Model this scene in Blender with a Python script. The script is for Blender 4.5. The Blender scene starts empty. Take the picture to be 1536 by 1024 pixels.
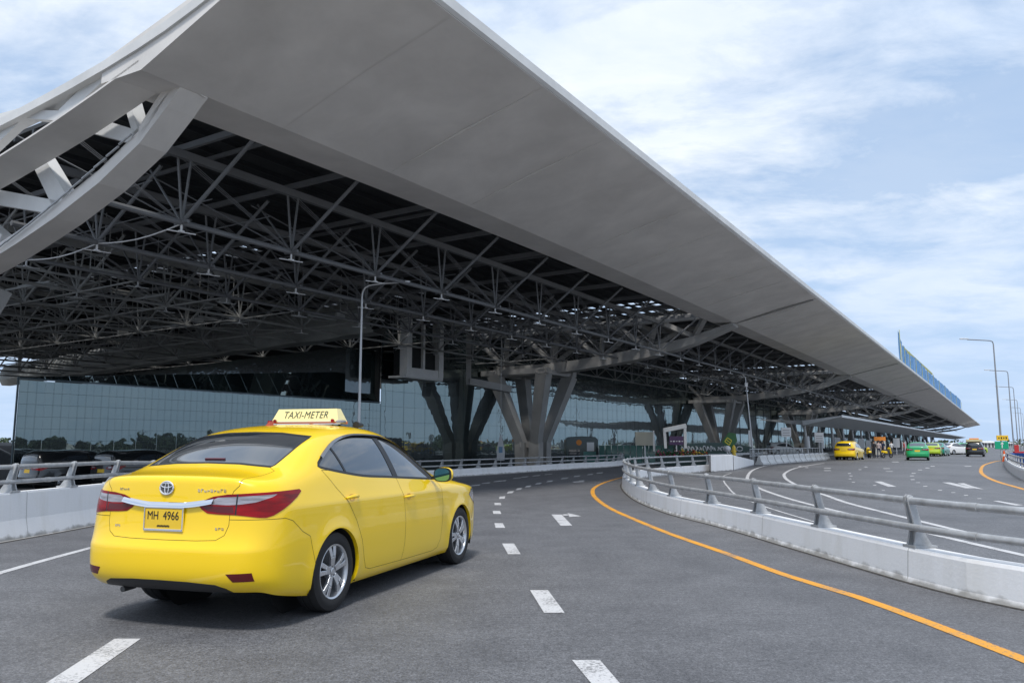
import bpy, bmesh, math, random
from mathutils import Vector, Matrix
from mathutils.bvhtree import BVHTree
from mathutils.interpolate import poly_3d_calc
random.seed(7)
scene = bpy.context.scene
COL = scene.collection
R = math.radians
PI = math.pi

# ------------------------------------------------------------------ camera geometry
FPX, PITCH, CAMH = 1180.0, R(7.43), 1.34      # focal length in photo pixels, tilt, eye height
AZ = R(31.84)                                 # direction of the terminal's long axis
TX, TY = math.sin(AZ), math.cos(AZ)
NX, NY = -math.cos(AZ), math.sin(AZ)

def ray(px, py):
    u, v = px - 768.0, 512.0 - py
    return Vector((u, FPX*math.cos(PITCH) - v*math.sin(PITCH), FPX*math.sin(PITCH) + v*math.cos(PITCH)))
def G(px, py, z=0.0):                         # point of the ground (height z) seen at a photo position
    d = ray(px, py); t = (z - CAMH)/d.z
    return Vector((d.x*t, d.y*t, z))
def AT(px, py, Y):                            # point at forward distance Y
    d = ray(px, py); t = Y/d.y
    return Vector((d.x*t, d.y*t, CAMH + d.z*t))
def P(s, n, z):                               # along the terminal, away from the road, height above eye
    return Vector((s*TX + n*NX, s*TY + n*NY, CAMH + z))
def PS(px, py, s):                            # photo position on the cross plane s = const
    d = ray(px, py); q = d.x*TX + d.y*TY; t = s/q
    return Vector((d.x*t, d.y*t, CAMH + d.z*t))
TV = Vector((TX, TY, 0)); NV = Vector((NX, NY, 0)); UP = Vector((0, 0, 1))

# ------------------------------------------------------------------ materials
MATS = {}
def nd(nt, typ, **kw):
    n = nt.nodes.new(typ)
    for k, v in kw.items(): setattr(n, k, v)
    return n
def mat(name, col, rough=.6, metal=0., var=.0, vscale=3., bump=0., bscale=40., coat=0., spec=.5, stretch=(1,1,1), emit=0., col2=None, detail=6., dist=.0, coords='Object'):
    if name in MATS: return MATS[name]
    m = bpy.data.materials.new(name); m.use_nodes = True; MATS[name] = m
    nt = m.node_tree; b = nt.nodes['Principled BSDF']
    b.inputs['Roughness'].default_value = rough; b.inputs['Metallic'].default_value = metal
    b.inputs['Specular IOR Level'].default_value = spec
    b.inputs['Coat Weight'].default_value = coat; b.inputs['Coat Roughness'].default_value = .03
    b.inputs['Base Color'].default_value = (*col, 1)
    tc = nd(nt, 'ShaderNodeTexCoord'); mp = nd(nt, 'ShaderNodeMapping')
    mp.inputs['Scale'].default_value = stretch
    nt.links.new(tc.outputs[coords], mp.inputs['Vector'])
    if var > 0 or col2:
        no = nd(nt, 'ShaderNodeTexNoise'); no.inputs['Scale'].default_value = vscale; no.inputs['Detail'].default_value = detail
        no.inputs['Roughness'].default_value = .6; no.inputs['Distortion'].default_value = dist
        nt.links.new(mp.outputs[0], no.inputs['Vector'])
        cr = nd(nt, 'ShaderNodeValToRGB')
        c2 = col2 or tuple(max(0, c*(1-var)) for c in col); c1 = col if col2 else tuple(min(1, c*(1+var*.6)) for c in col)
        cr.color_ramp.elements[0].position = .32; cr.color_ramp.elements[1].position = .68
        cr.color_ramp.elements[0].color = (*c2, 1); cr.color_ramp.elements[1].color = (*c1, 1)
        nt.links.new(no.outputs['Fac'], cr.inputs[0]); nt.links.new(cr.outputs[0], b.inputs['Base Color'])
    if bump > 0:
        n2 = nd(nt, 'ShaderNodeTexNoise'); n2.inputs['Scale'].default_value = bscale; n2.inputs['Detail'].default_value = 4
        nt.links.new(mp.outputs[0], n2.inputs['Vector'])
        bp = nd(nt, 'ShaderNodeBump'); bp.inputs['Strength'].default_value = bump; bp.inputs['Distance'].default_value = .02
        nt.links.new(n2.outputs['Fac'], bp.inputs['Height']); nt.links.new(bp.outputs[0], b.inputs['Normal'])
    if emit:
        b.inputs['Emission Color'].default_value = (*col, 1); b.inputs['Emission Strength'].default_value = emit
    return m

# ------------------------------------------------------------------ mesh builder
class MB:
    def __init__(s): s.v = []; s.f = []
    def poly(s, pts):
        i = len(s.v); s.v += [tuple(p) for p in pts]; s.f.append(tuple(range(i, i+len(pts))))
    def box(s, c, d, ax=None):                # centre, full sizes, optional axes
        c = Vector(c); ax = ax or (Vector((1,0,0)), Vector((0,1,0)), UP)
        i = len(s.v)
        for a in (-1,1):
            for b in (-1,1):
                for e in (-1,1):
                    s.v.append(tuple(c + ax[0]*a*d[0]/2 + ax[1]*b*d[1]/2 + ax[2]*e*d[2]/2))
        for f in ((0,1,3,2),(4,6,7,5),(0,4,5,1),(2,3,7,6),(0,2,6,4),(1,5,7,3)): s.f.append(tuple(i+k for k in f))
        return s
    def beam(s, p, q, w, h, up=UP, w2=None, h2=None):   # tapering square beam
        p = Vector(p); q = Vector(q); d = (q-p).normalized()
        u = up - d*up.dot(d)
        u = (Vector((1,0,0)) if u.length < 1e-4 else u).normalized(); r = d.cross(u).normalized()
        w2 = w if w2 is None else w2; h2 = h if h2 is None else h2
        i = len(s.v)
        for (c, a, b) in ((p, w, h), (q, w2, h2)):
            for (x, y) in ((-1,-1),(1,-1),(1,1),(-1,1)): s.v.append(tuple(c + r*x*a/2 + u*y*b/2))
        for k in range(4): s.f.append((i+k, i+(k+1)%4, i+4+(k+1)%4, i+4+k))
        s.f.append((i+3,i+2,i+1,i)); s.f.append((i+4,i+5,i+6,i+7)); return s
    def tube(s, p, q, r, n=7, r2=None, cap=True):
        p = Vector(p); q = Vector(q); d = (q-p)
        if d.length < 1e-6: return s
        d.normalize(); a = UP if abs(d.z) < .9 else Vector((1,0,0))
        u = d.cross(a).normalized(); w = d.cross(u); r2 = r if r2 is None else r2
        i = len(s.v)
        for (c, rr) in ((p, r), (q, r2)):
            for k in range(n):
                t = 2*PI*k/n; s.v.append(tuple(c + u*math.cos(t)*rr + w*math.sin(t)*rr))
        for k in range(n): s.f.append((i+k, i+(k+1)%n, i+n+(k+1)%n, i+n+k))
        if cap: s.f.append(tuple(i+k for k in reversed(range(n)))); s.f.append(tuple(i+n+k for k in range(n)))
        return s
    def path(s, pts, r, n=7):
        pts = [Vector(p) for p in pts]; rings = []
        for k, p in enumerate(pts):
            d = (pts[min(k+1, len(pts)-1)] - pts[max(k-1, 0)]).normalized()
            a = UP if abs(d.z) < .95 else Vector((0,1,0))
            u = d.cross(a).normalized(); w = d.cross(u)
            rr = r[k] if isinstance(r, (list, tuple)) else r
            rings.append(len(s.v))
            for j in range(n):
                t = 2*PI*j/n; s.v.append(tuple(p + u*math.cos(t)*rr + w*math.sin(t)*rr))
        for a, b in zip(rings, rings[1:]):
            for j in range(n): s.f.append((a+j, a+(j+1)%n, b+(j+1)%n, b+j))
        s.f.append(tuple(rings[0]+j for j in reversed(range(n)))); s.f.append(tuple(rings[-1]+j for j in range(n))); return s
    def prism(s, poly, off):                  # extrude a 3D polygon by vector off
        i = len(s.v); n = len(poly); off = Vector(off)
        s.v += [tuple(Vector(p)) for p in poly] + [tuple(Vector(p)+off) for p in poly]
        s.f.append(tuple(range(i, i+n))); s.f.append(tuple(range(i+2*n-1, i+n-1, -1)))
        for k in range(n): s.f.append((i+k, i+(k+1)%n, i+n+(k+1)%n, i+n+k)[::-1])
        return s
    def grid(s, rows):
        i = len(s.v); m = len(rows[0])
        for r in rows: s.v += [tuple(p) for p in r]
        for a in range(len(rows)-1):
            for b in range(m-1): s.f.append((i+a*m+b, i+a*m+b+1, i+(a+1)*m+b+1, i+(a+1)*m+b))
        return s
    def build(s, name, material, parent=None, smooth=False, fix=True, bevel=0., loc=None):
        """world coordinates in; the mesh is stored relative to its parent (or loc)"""
        o3 = Vector(loc) if loc is not None else (Vector(parent.get('_o', (0,0,0))) if parent is not None else Vector((0,0,0)))
        me = bpy.data.meshes.new(name)
        me.from_pydata([tuple(Vector(v)-o3) for v in s.v], [], s.f)
        bm = bmesh.new(); bm.from_mesh(me)
        if fix: bmesh.ops.recalc_face_normals(bm, faces=bm.faces)
        bm.to_mesh(me); bm.free()
        if smooth:
            me.polygons.foreach_set('use_smooth', [True]*len(me.polygons))
            me.set_sharp_from_angle(angle=R(40))
        me.materials.append(material)
        o = bpy.data.objects.new(name, me); COL.objects.link(o)
        if parent is not None: o.parent = parent
        elif loc is not None: o.location = loc
        if loc is not None and parent is None: o['_o'] = tuple(loc)
        if bevel > 0:
            b = o.modifiers.new('bevel', 'BEVEL'); b.width = bevel; b.segments = 2; b.limit_method = 'ANGLE'; b.angle_limit = R(50)
        return o

def thing(name, label, cat, loc=(0,0,0), rz=0, group=None):
    o = bpy.data.objects.new(name, None); COL.objects.link(o); o.empty_display_size = .2
    o.location = loc; o.rotation_euler = (0,0,rz)
    o['_o'] = tuple(loc) if rz == 0 else (0,0,0)       # children of turned things are written in local coordinates
    return tag(o, label, cat, group)
def tag(o, label, cat=None, group=None):
    if label: o['label'] = label
    if cat: o['category'] = cat
    if group: o['group'] = group
    return o
def structure(o): o['kind'] = 'structure'; return o
def stuff(o): o['kind'] = 'stuff'; return o
def copy_tree(o, parent=None):
    c = o.copy(); COL.objects.link(c); c.parent = parent
    for ch in [x for x in COL.objects if x.parent == o]: copy_tree(ch, c)
    return c
def smooth_path(pts, step=.5, closed=False):
    pts = [Vector(p) for p in pts]; out = []; n = len(pts)
    rng = range(n if closed else n-1)
    for i in rng:
        g = (lambda k: pts[k % n]) if closed else (lambda k: pts[max(0, min(n-1, k))])
        p0, p1, p2, p3 = g(i-1), g(i), g(i+1), g(i+2)
        m = max(1, int((p2-p1).length/step))
        for k in range(m):
            t = k/m
            out.append(.5*((2*p1) + (p2-p0)*t + (2*p0-5*p1+4*p2-p3)*t*t + (3*p1-p0-3*p2+p3)*t**3))
    if not closed: out.append(pts[-1])
    return out
def text_mb(txt, size, shear=0., depth=.002, spacing=1., bold=0.):
    cu = bpy.data.curves.new('lettering', 'FONT'); cu.body = txt; cu.size = size; cu.shear = shear; cu.extrude = depth
    cu.align_x = 'CENTER'; cu.align_y = 'CENTER'; cu.space_character = spacing; cu.offset = bold; cu.resolution_u = 3
    o = bpy.data.objects.new('lettering', cu); COL.objects.link(o)
    dg = bpy.context.evaluated_depsgraph_get(); me = bpy.data.meshes.new_from_object(o.evaluated_get(dg))
    COL.objects.unlink(o); bpy.data.objects.remove(o)
    b = MB(); b.v = [tuple(v.co) for v in me.vertices]; b.f = [tuple(p.vertices) for p in me.polygons]
    bpy.data.meshes.remove(me); return b
def place_mb(b, M):
    b.v = [tuple(M @ Vector(v)) for v in b.v]; return b
# ------------------------------------------------------------------ cars
YELLOW = mat('taxi_yellow_paint', (.95,.63,.006), rough=.30, coat=.85, spec=.35, var=.0)
GREEN = mat('taxi_green_paint', (.01,.36,.12), rough=.3, coat=.8)
LIME = mat('taxi_lime_paint', (.45,.62,.03), rough=.3, coat=.8)
WHITEP = mat('white_car_paint', (.75,.75,.74), rough=.3, coat=.8)
BLACKP = mat('black_car_paint', (.012,.014,.016), rough=.25, coat=.8)
REDP = mat('dark_red_paint', (.30,.02,.03), rough=.3, coat=.8)
CARGLASS = mat('tinted_car_glass', (.028,.036,.045), rough=.03, spec=1.0, coat=1.0)
TRIM = mat('black_plastic_trim', (.016,.017,.019), rough=.42, bump=.03, bscale=400)
GAP = mat('panel_gap_shadow', (.02,.014,.004), rough=.9)  # dark ribbons over flush panels, painting the shade inside the gaps
REDLENS = mat('red_lamp_lens', (.24,.001,.003), rough=.22, spec=.25, coat=.22, var=.6, vscale=9, stretch=(.4,.4,2.5))
DARKLENS = mat('dark_red_lamp_lens', (.10,.002,.005), rough=.2, coat=.3)
CLEARLENS = mat('clear_lamp_lens', (.42,.39,.41), rough=.16, coat=1.0, metal=.4, var=.5, vscale=14, stretch=(.3,.3,3))
CHROME = mat('chrome', (.86,.86,.88), rough=.07, metal=1.)
ALLOY = mat('silver_alloy', (.62,.63,.65), rough=.28, metal=.85, var=.05)
TYRE = mat('tyre_rubber', (.014,.014,.015), rough=.75, bump=.1, bscale=120)
DARKM = mat('dark_metal_disc', (.10,.10,.10), rough=.5, metal=.6)
UNDER = mat('underbody_black', (.012,.012,.012), rough=.9)
PLATEY = mat('yellow_number_plate', (.80,.52,.03), rough=.45)
INK = mat('black_lettering', (.012,.012,.014), rough=.5)

SIDE_Z = [.165,.225,.40,.585,.72,.87,.965]
REAR_Z = [.285,.335,.44,.585,.675,.87,.975]
SIDE_D = [.075,.018,.006,.0,.004,.010,.040]
def belt(y): return .035 - .032*max(0, y+.1) if y > -.3 else .035
TAXI_TOP = [  # y, half width, belt row .. roof centre (x, z)
 (-.72,.868,[(.775,1.062),(.69,1.092),(.58,1.108),(.42,1.120),(.22,1.128),(0,1.130)]),
 (-.56,.878,[(.80,1.075),(.715,1.112),(.60,1.142),(.45,1.157),(.23,1.167),(0,1.170)]),
 (-.27,.884,[(.812,1.095),(.742,1.195),(.635,1.275),(.475,1.300),(.24,1.315),(0,1.320)]),
 (.04,.887,[(.815,1.10),(.735,1.265),(.630,1.395),(.480,1.430),(.25,1.447),(0,1.453)]),
 (.34,.888,[(.817,1.085),(.728,1.285),(.615,1.452),(.465,1.488),(.25,1.506),(0,1.511)]),
 (.75,.889,[(.82,1.062),(.728,1.285),(.607,1.468),(.46,1.512),(.25,1.531),(0,1.537)]),
 (1.15,.889,[(.82,1.042),(.73,1.265),(.612,1.452),(.46,1.500),(.25,1.520),(0,1.526)]),
 (1.50,.889,[(.82,1.018),(.735,1.220),(.618,1.385),(.47,1.438),(.25,1.460),(0,1.467)]),
 (1.83,.888,[(.815,.99),(.748,1.125),(.648,1.235),(.50,1.282),(.27,1.310),(0,1.317)]),
 (2.13,.886,[(.80,.968),(.752,1.015),(.675,1.060),(.54,1.090),(.29,1.120),(0,1.130)]),
 (2.40,.883,[(.785,.945),(.725,.975),(.63,.988),(.5,.995),(.28,1.005),(0,1.01)]),
 (2.70,.879,[(.77,.925),(.70,.952),(.6,.958),(.46,.963),(.25,.973),(0,.978)]),
 (3.02,.863,[(.735,.885),(.66,.905),(.56,.910),(.43,.915),(.24,.923),(0,.928)]),
 (3.30,.825,[(.68,.825),(.6,.84),(.51,.845),(.4,.850),(.22,.855),(0,.86)])]
def taxi_cage():
    st = []
    # rear corner station: rows carry their own y
    xs = [.745,.805,.820,.822,.812,.795,.770]
    rear = [(x, -.83 if i else -.80, z) for i, (x, z) in enumerate(zip(xs, REAR_Z))]
    rear += [(.71,-.845,1.058),(.63,-.905,1.081),(.53,-.927,1.094),(.38,-.942,1.102),(.20,-.952,1.106),(0,-.955,1.107)]
    st.append(rear)
    for (y, w, top) in TAXI_TOP:
        r = []
        for z, d in zip(SIDE_Z, SIDE_D):
            k = len(r); t = max(0., min(1., (y+.9)/.6)) if y < 0 else 1.
            zz = REAR_Z[k]*(1-t) + z*t
            if k >= 5: zz -= (.012 if k == 5 else .03)*max(0, y)/1.5*(1 if k == 6 else .6)
            if y > 2.6: zz *= (1 - .06*(y-2.6)/.7)
            r.append((w-d, y, zz))
        r += [(x, y, z) for (x, z) in top]; st.append(r)
    xs = [.62,.68,.70,.70,.695,.675,.65]; zs = [.19,.24,.36,.50,.61,.69,.75]
    fr = [(x, 3.46, z) for x, z in zip(xs, zs)]
    fr += [(.60,3.46,.775),(.54,3.52,.79),(.46,3.55,.795),(.36,3.575,.798),(.2,3.59,.80),(0,3.595,.803)]
    st.append(fr)
    rcap = [-.93,-.998,-1.028,-1.024,-.976,-.966,-.962]
    fcap = [3.62,3.69,3.70,3.68,3.66,3.64,3.62]
    return st, rcap, fcap, 7
def boxy_cage():     # short tall hatch / people carrier seen far off
    st, rcap, fcap, k = taxi_cage()
    out = []
    for r in st:
        rr = []
        for i, (x, y, z) in enumerate(r):
            if i >= k:
                rise = max(0., min(1., (1.15-y)/.9)) if y > .2 else 1.
                zz = z + .10
                if y < .3: zz = max(zz, [1.14,1.34,1.50,1.56,1.59,1.60][i-k] if y > -.75 else [1.13,1.30,1.38,1.41,1.43,1.44][i-k])
                elif y < 2.0: zz = z + .10
                else: zz = z
                z = zz
            rr.append((x, y, z))
        out.append(rr)
    return out, rcap, fcap, k

def cage_mesh(cage, level):
    st, rcap, fcap, K = cage; nr = len(st[0])
    bm = bmesh.new(); V = {}
    def vert(key, co):
        if key in V: return V[key]
        V[key] = bm.verts.new(co); return V[key]
    def side(sgn):
        def g(i, j):
            x, y, z = st[i][j]
            c = (j == nr-1)
            return vert(('s', i, j, 0 if c else sgn), (0 if c else sgn*x, y, z))
        fs = []
        for i in range(len(st)-1):
            for j in range(nr-1):
                q = [g(i,j), g(i+1,j), g(i+1,j+1), g(i,j+1)]
                fs.append(q if sgn > 0 else q[::-1])
        for end, cap in ((0, rcap), (len(st)-1, fcap)):
            def c(i, j):     # i side row 0..K, j top column K..nr-1
                if i == K: return g(end, j)
                if j == K: return g(end, i)
                xt = st[end][j][0]/st[end][K][0]*st[end][i][0]
                yc = cap[i]; ye = st[end][i][1]; t = abs(xt)/st[end][i][0]
                y = yc + (ye-yc)*(t**5)*.55 + (.035 if end == 0 else -.10)*t*t
                ctr = (j == nr-1)
                return vert(('c', end, i, j, 0 if ctr else sgn), (0 if ctr else sgn*xt, y, st[end][i][2]))
            for i in range(K):
                for j in range(K, nr-1):
                    q = [c(i,j), c(i,j+1), c(i+1,j+1), c(i+1,j)]
                    rev = (sgn < 0) != (end != 0)
                    fs.append(q[::-1] if not rev else q)
        return fs
    for sgn in (1,-1):
        for q in side(sgn):
            q2 = []
            for v in q:
                if v not in q2: q2.append(v)
            try: bm.faces.new(q2)
            except ValueError: pass
    bmesh.ops.recalc_face_normals(bm, faces=bm.faces)
    ct = bm.faces[:] and sum(((f.normal.dot(f.calc_center_median()-Vector((0,1.3,.7)))) for f in bm.faces))
    if ct < 0: bmesh.ops.reverse_faces(bm, faces=bm.faces)
    # soft crease along the shoulder
    cl = bm.edges.layers.float.new('crease_edge')
    for e in bm.edges:
        a, b = e.verts
        za, zb = a.co.z, b.co.z
        if abs(a.co.x) > .8 and abs(b.co.x) > .8 and abs(za-.88) < .03 and abs(zb-.88) < .03 and max(a.co.y, b.co.y) < 2.5: e[cl] = .45
        if a.co.y == b.co.y == -.83 and abs(a.co.x) > .7: e[cl] = .38
        if abs(za-.585) < .004 and abs(zb-.585) < .004 and max(a.co.y, b.co.y) < -.8: e[cl] = .5
        if abs(za-1.05) < .06 and abs(zb-1.05) < .06 and max(a.co.y, b.co.y) < -.88: e[cl] = .35
    me = bpy.data.meshes.new('car_shell'); bm.to_mesh(me); bm.free()
    o = bpy.data.objects.new('car_shell', me); COL.objects.link(o)
    md = o.modifiers.new('s', 'SUBSURF'); md.levels = level; md.render_levels = level
    dg = bpy.context.evaluated_depsgraph_get()
    m2 = bpy.data.meshes.new_from_object(o.evaluated_get(dg))
    COL.objects.unlink(o); bpy.data.objects.remove(o); return m2

AXY = (Vector((0,1,0)), UP)                 # side view (y, z)
AXZ = (Vector((1,0,0)), UP)                 # rear view (x, z)
ATOP = (Vector((1,0,0)), Vector((0,1,0)))   # from above
D1 = (Vector((1,1,0)).normalized(), UP); D2 = (Vector((-1,1,0)).normalized(), UP)
def inside(p, poly):
    x, y = p; c = False; n = len(poly)
    for i in range(n):
        x1, y1 = poly[i]; x2, y2 = poly[i-1]
        if (y1 > y) != (y2 > y) and x < (x2-x1)*(y-y1)/(y2-y1)+x1: c = not c
    return c
def spline2(pts, step=.04):
    return [(p.x, p.y) for p in smooth_path([Vector((a, b, 0)) for a, b in pts], step, True)][:]
def circle2(c, r, n=40): return [(c[0]+r*math.cos(2*PI*k/n), c[1]+r*math.sin(2*PI*k/n)) for k in range(n)]

def cut(bm, ax, poly, filt):
    A, B = ax
    plo = (min(p[0] for p in poly)-.01, min(p[1] for p in poly)-.01); phi = (max(p[0] for p in poly)+.01, max(p[1] for p in poly)+.01)
    def rng(f):
        a = [v.co.dot(A) for v in f.verts]; b = [v.co.dot(B) for v in f.verts]
        return (min(a), max(a), min(b), max(b))
    cand = {}
    for f in bm.faces:
        if filt(f):
            r = rng(f)
            if r[1] >= plo[0] and r[0] <= phi[0] and r[3] >= plo[1] and r[2] <= phi[1]: cand[f] = r
    for i in range(len(poly)):
        p, q = poly[i-1], poly[i]
        if abs(p[0]-q[0])+abs(p[1]-q[1]) < 1e-6: continue
        lo = (min(p[0],q[0])-.003, min(p[1],q[1])-.003); hi = (max(p[0],q[0])+.003, max(p[1],q[1])+.003)
        fs = [f for f, r in cand.items() if r[1] >= lo[0] and r[0] <= hi[0] and r[3] >= lo[1] and r[2] <= hi[1]]
        if not fs: continue
        es = {e for f in fs for e in f.edges}; vs = {v for f in fs for v in f.verts}
        nrm = A*(-(q[1]-p[1])) + B*(q[0]-p[0])
        res = bmesh.ops.bisect_plane(bm, geom=list(fs)+list(es)+list(vs), dist=1e-5, plane_co=A*p[0]+B*p[1], plane_no=nrm.normalized())
        for f in res['geom']:
            if isinstance(f, bmesh.types.BMFace): cand[f] = rng(f)

class Shell:
    """a smooth car shell cut into panels"""
    def __init__(s, cage, level, arches=(0., 2.70), ar=.352, flare=.012):
        me = cage_mesh(cage, level)
        s.bm = bmesh.new(); s.bm.from_mesh(me); bpy.data.meshes.remove(me)
        for v in s.bm.verts:
            if abs(v.co.x) > .6 and v.co.z < .95:
                for y in arches:
                    d = math.hypot(v.co.y-y, v.co.z-.32)
                    if d < ar+.13: v.co.x += math.copysign(flare*(1-max(0, d-ar)/.13)**2, v.co.x)
        s.bm.normal_update()
        s.vn = [v.normal.copy() for v in s.bm.verts]; s.vc = [v.co.copy() for v in s.bm.verts]
        s.pf = [[v.index for v in f.verts] for f in s.bm.faces]
        s.tree = BVHTree.FromPolygons(s.vc, s.pf)
        s.lay = s.bm.faces.layers.int.new('panel'); s.names = ['body']
        s.arches = arches; s.ar = ar
    def normal(s, co):
        loc, n, i, d = s.tree.find_nearest(co)
        w = poly_3d_calc([s.vc[k] for k in s.pf[i]], loc)
        r = Vector((0,0,0))
        for k, a in zip(s.pf[i], w): r += s.vn[k]*a
        return r.normalized()
    def ray(s, o, d):
        loc, n, i, dd = s.tree.ray_cast(Vector(o), Vector(d)); return loc
    def panel(s, name, ax, poly, filt, over=None):
        cut(s.bm, ax, poly, filt)
        s.names.append(name); k = len(s.names)-1; A, B = ax
        for f in s.bm.faces:
            if filt(f) and (over is None or s.names[f[s.lay]] in over):
                c = f.calc_center_median()
                if inside((c.dot(A), c.dot(B)), poly): f[s.lay] = k
        return k
    def delete(s, names):
        bmesh.ops.delete(s.bm, geom=[f for f in s.bm.faces if s.names[f[s.lay]] in names], context='FACES')
    def extract(s, name, material, parent, offset=0., objname=None, flange=.0, label=None):
        ks = [i for i, n in enumerate(s.names) if n == name]
        vm = {}; vs = []; fs = []; nrm = []; edges = {}
        for f in s.bm.faces:
            if f[s.lay] in ks:
                ids = []
                for v in f.verts:
                    if v.index not in vm:
                        vm[v.index] = len(vs); n = s.normal(v.co); nrm.append(n); vs.append(v.co + n*offset)
                    ids.append(vm[v.index])
                fs.append(ids)
                for a, b in zip(ids, ids[1:]+ids[:1]):
                    if (b, a) in edges: del edges[(b, a)]
                    else: edges[(a, b)] = 1
        if not fs: print('EMPTY PANEL', name); return None
        nf = len(fs)
        if flange:
            back = {}
            for (a, b) in edges:
                for k in (a, b):
                    if k not in back:
                        back[k] = len(vs); vs.append(vs[k] - nrm[k]*flange - Vector((math.copysign(flange*.6, vs[k].x) if abs(vs[k].x) > .6 else 0,0,0))); nrm.append(None)
                fs.append([b, a, back[a], back[b]])
        me = bpy.data.meshes.new(objname or name)
        me.from_pydata([tuple(v) for v in vs], [], fs)
        me.materials.append(material)
        me.polygons.foreach_set('use_smooth', [True]*len(me.polygons))
        ln = []
        for p in me.polygons:
            for vi in p.vertices:
                ln.append(tuple(nrm[vi]) if (p.index < nf and nrm[vi] is not None) else tuple(p.normal))
        me.normals_split_custom_set(ln)
        o = bpy.data.objects.new(objname or name, me); COL.objects.link(o); o.parent = parent
        if label: o['label'] = label
        return o
    def seams(s, parent, skip=(), w=.0034, pairs=None):
        b = MB(); s.bm.normal_update(); s.bm.edges.ensure_lookup_table()
        for e in s.bm.edges:
            if len(e.link_faces) != 2: continue
            n1, n2 = (s.names[f[s.lay]] for f in e.link_faces)
            if n1 == n2 or n1 in skip or n2 in skip: continue
            n = s.normal((e.verts[0].co+e.verts[1].co)/2); d = (e.verts[1].co-e.verts[0].co)
            if d.length < 1e-5: continue
            side = n.cross(d.normalized())*w*.5; off = n*.0009; x = d.normalized()*w*.3
            b.poly([e.verts[0].co-side+off-x, e.verts[1].co-side+off+x, e.verts[1].co+side+off+x, e.verts[0].co+side+off-x])
        if b.f: b.build('panel_gap', GAP, parent, fix=False)

def wheel(parent, x, y, detail=True, r=.316, spin=0.):
    """wheel with its outer face at x (sign gives the side)"""
    sg = 1 if x > 0 else -1; w = .20
    root = bpy.data.objects.new('wheel', None); COL.objects.link(root); root.parent = parent
    root.location = (x - sg*w/2, y, r); root['_o'] = (0,0,0); root.rotation_euler = (spin, 0, 0)
    def lathe(prof, n):
        b = MB(); rows = []
        for k in range(n+1):
            t = 2*PI*k/n; rows.append([Vector((sg*a, rr*math.cos(t), rr*math.sin(t))) for a, rr in prof])
        b.grid(rows); return b
    n = 48 if detail else 20
    rim = .212
    lathe([(-.09,rim-.01),(-.10,rim+.03),(-.10,r-.045),(-.088,r-.012),(-.06,r-.001),(-.035,r),(-.033,r-.006),(-.027,r-.006),(-.025,r),(.025,r),(.027,r-.006),(.033,r-.006),(.035,r),(.06,r-.001),(.088,r-.012),(.10,r-.045),(.101,r-.06),(.098,rim+.022),(.090,rim+.001),(.080,rim-.008)], n).build('tyre', TYRE, root, smooth=True)
    lathe([(-.09,rim-.012),(.05,rim-.022),(.072,rim-.016),(.088,rim-.010),(.094,rim+.003),(.088,rim+.008),(.07,rim+.002)], n).build('rim', ALLOY, root, smooth=True)
    b = MB()
    b.v = []; m = 24
    b.poly([Vector((sg*.01, .205*math.cos(2*PI*k/m), .205*math.sin(2*PI*k/m))) for k in range(m)]); b.build('brake_disc', DARKM, root)
    sp = MB()
    for k in range(5):
        for dlt in (-.20, .20):
            t = 2*PI*k/5 + PI/2; t1 = t + dlt; t0 = t + dlt*.75
            def pt(a, rr, xx): return Vector((sg*xx, rr*math.cos(a), rr*math.sin(a)))
            u = Vector((sg, 0, 0))
            p0, p1, p2 = pt(t0, .045, .066), pt(t + dlt*.80, .12, .076), pt(t + dlt*.92, .206, .070)
            sp.beam(p0, p1, .036, .03, up=u, w2=.034, h2=.028); sp.beam(p1, p2, .034, .028, up=u, w2=.042, h2=.024)
    sp.tube((sg*.03,0,0), (sg*.074,0,0), .062, 20, .055); sp.tube((sg*.074,0,0), (sg*.082,0,0), .03, 16, .026)
    sp.build('spokes', ALLOY, root, bevel=.004 if detail else 0)
    if detail:
        for k in range(5):
            t = 2*PI*k/5+.3; c = Vector((sg*.073, .043*math.cos(t), .043*math.sin(t))); MB().tube(c, c+Vector((sg*.006,0,0)), .008, 6).build('wheel_nut', DARKM, root)
    return root

DLO = [(-.16,1.160),(-.06,1.235),(.13,1.325),(.32,1.385),(.58,1.422),(.92,1.425),(1.22,1.405),(1.48,1.350),(1.72,1.245),(1.95,1.105),(2.10,.985),(2.02,.968),(1.5,.995),(1.0,1.025),(.5,1.055),(.02,1.118)]
def inset_poly(poly, d):
    n = len(poly); out = []
    ar = sum(poly[i-1][0]*poly[i][1]-poly[i][0]*poly[i-1][1] for i in range(n))
    sg = 1 if ar > 0 else -1
    for i in range(n):
        a, b, c = Vector(poly[i-1]), Vector(poly[i]), Vector(poly[(i+1) % n])
        u = (b-a).normalized(); v = (c-b).normalized()
        m = (Vector((-u.y, u.x)) + Vector((-v.y, v.x)))
        m = m.normalized()*d*sg/max(.5, m.length/2) if m.length > 1e-6 else Vector((0,0))
        out.append((b.x+m.x, b.y+m.y))
    return out
def hclip(poly, a, b, keep):   # keep the part of a polygon left (keep=1) / right of the line a->b
    out = []; A = Vector(a); D = Vector(b)-A
    sd = lambda p: (D.x*(p[1]-A.y)-D.y*(p[0]-A.x))*keep
    for i in range(len(poly)):
        p, q = poly[i-1], poly[i]; sp, sq = sd(p), sd(q)
        if (sp > 0) != (sq > 0):
            t = sp/(sp-sq); out.append((p[0]+(q[0]-p[0])*t, p[1]+(q[1]-p[1])*t))
        if sq > 0: out.append(q)
    return out

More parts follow.
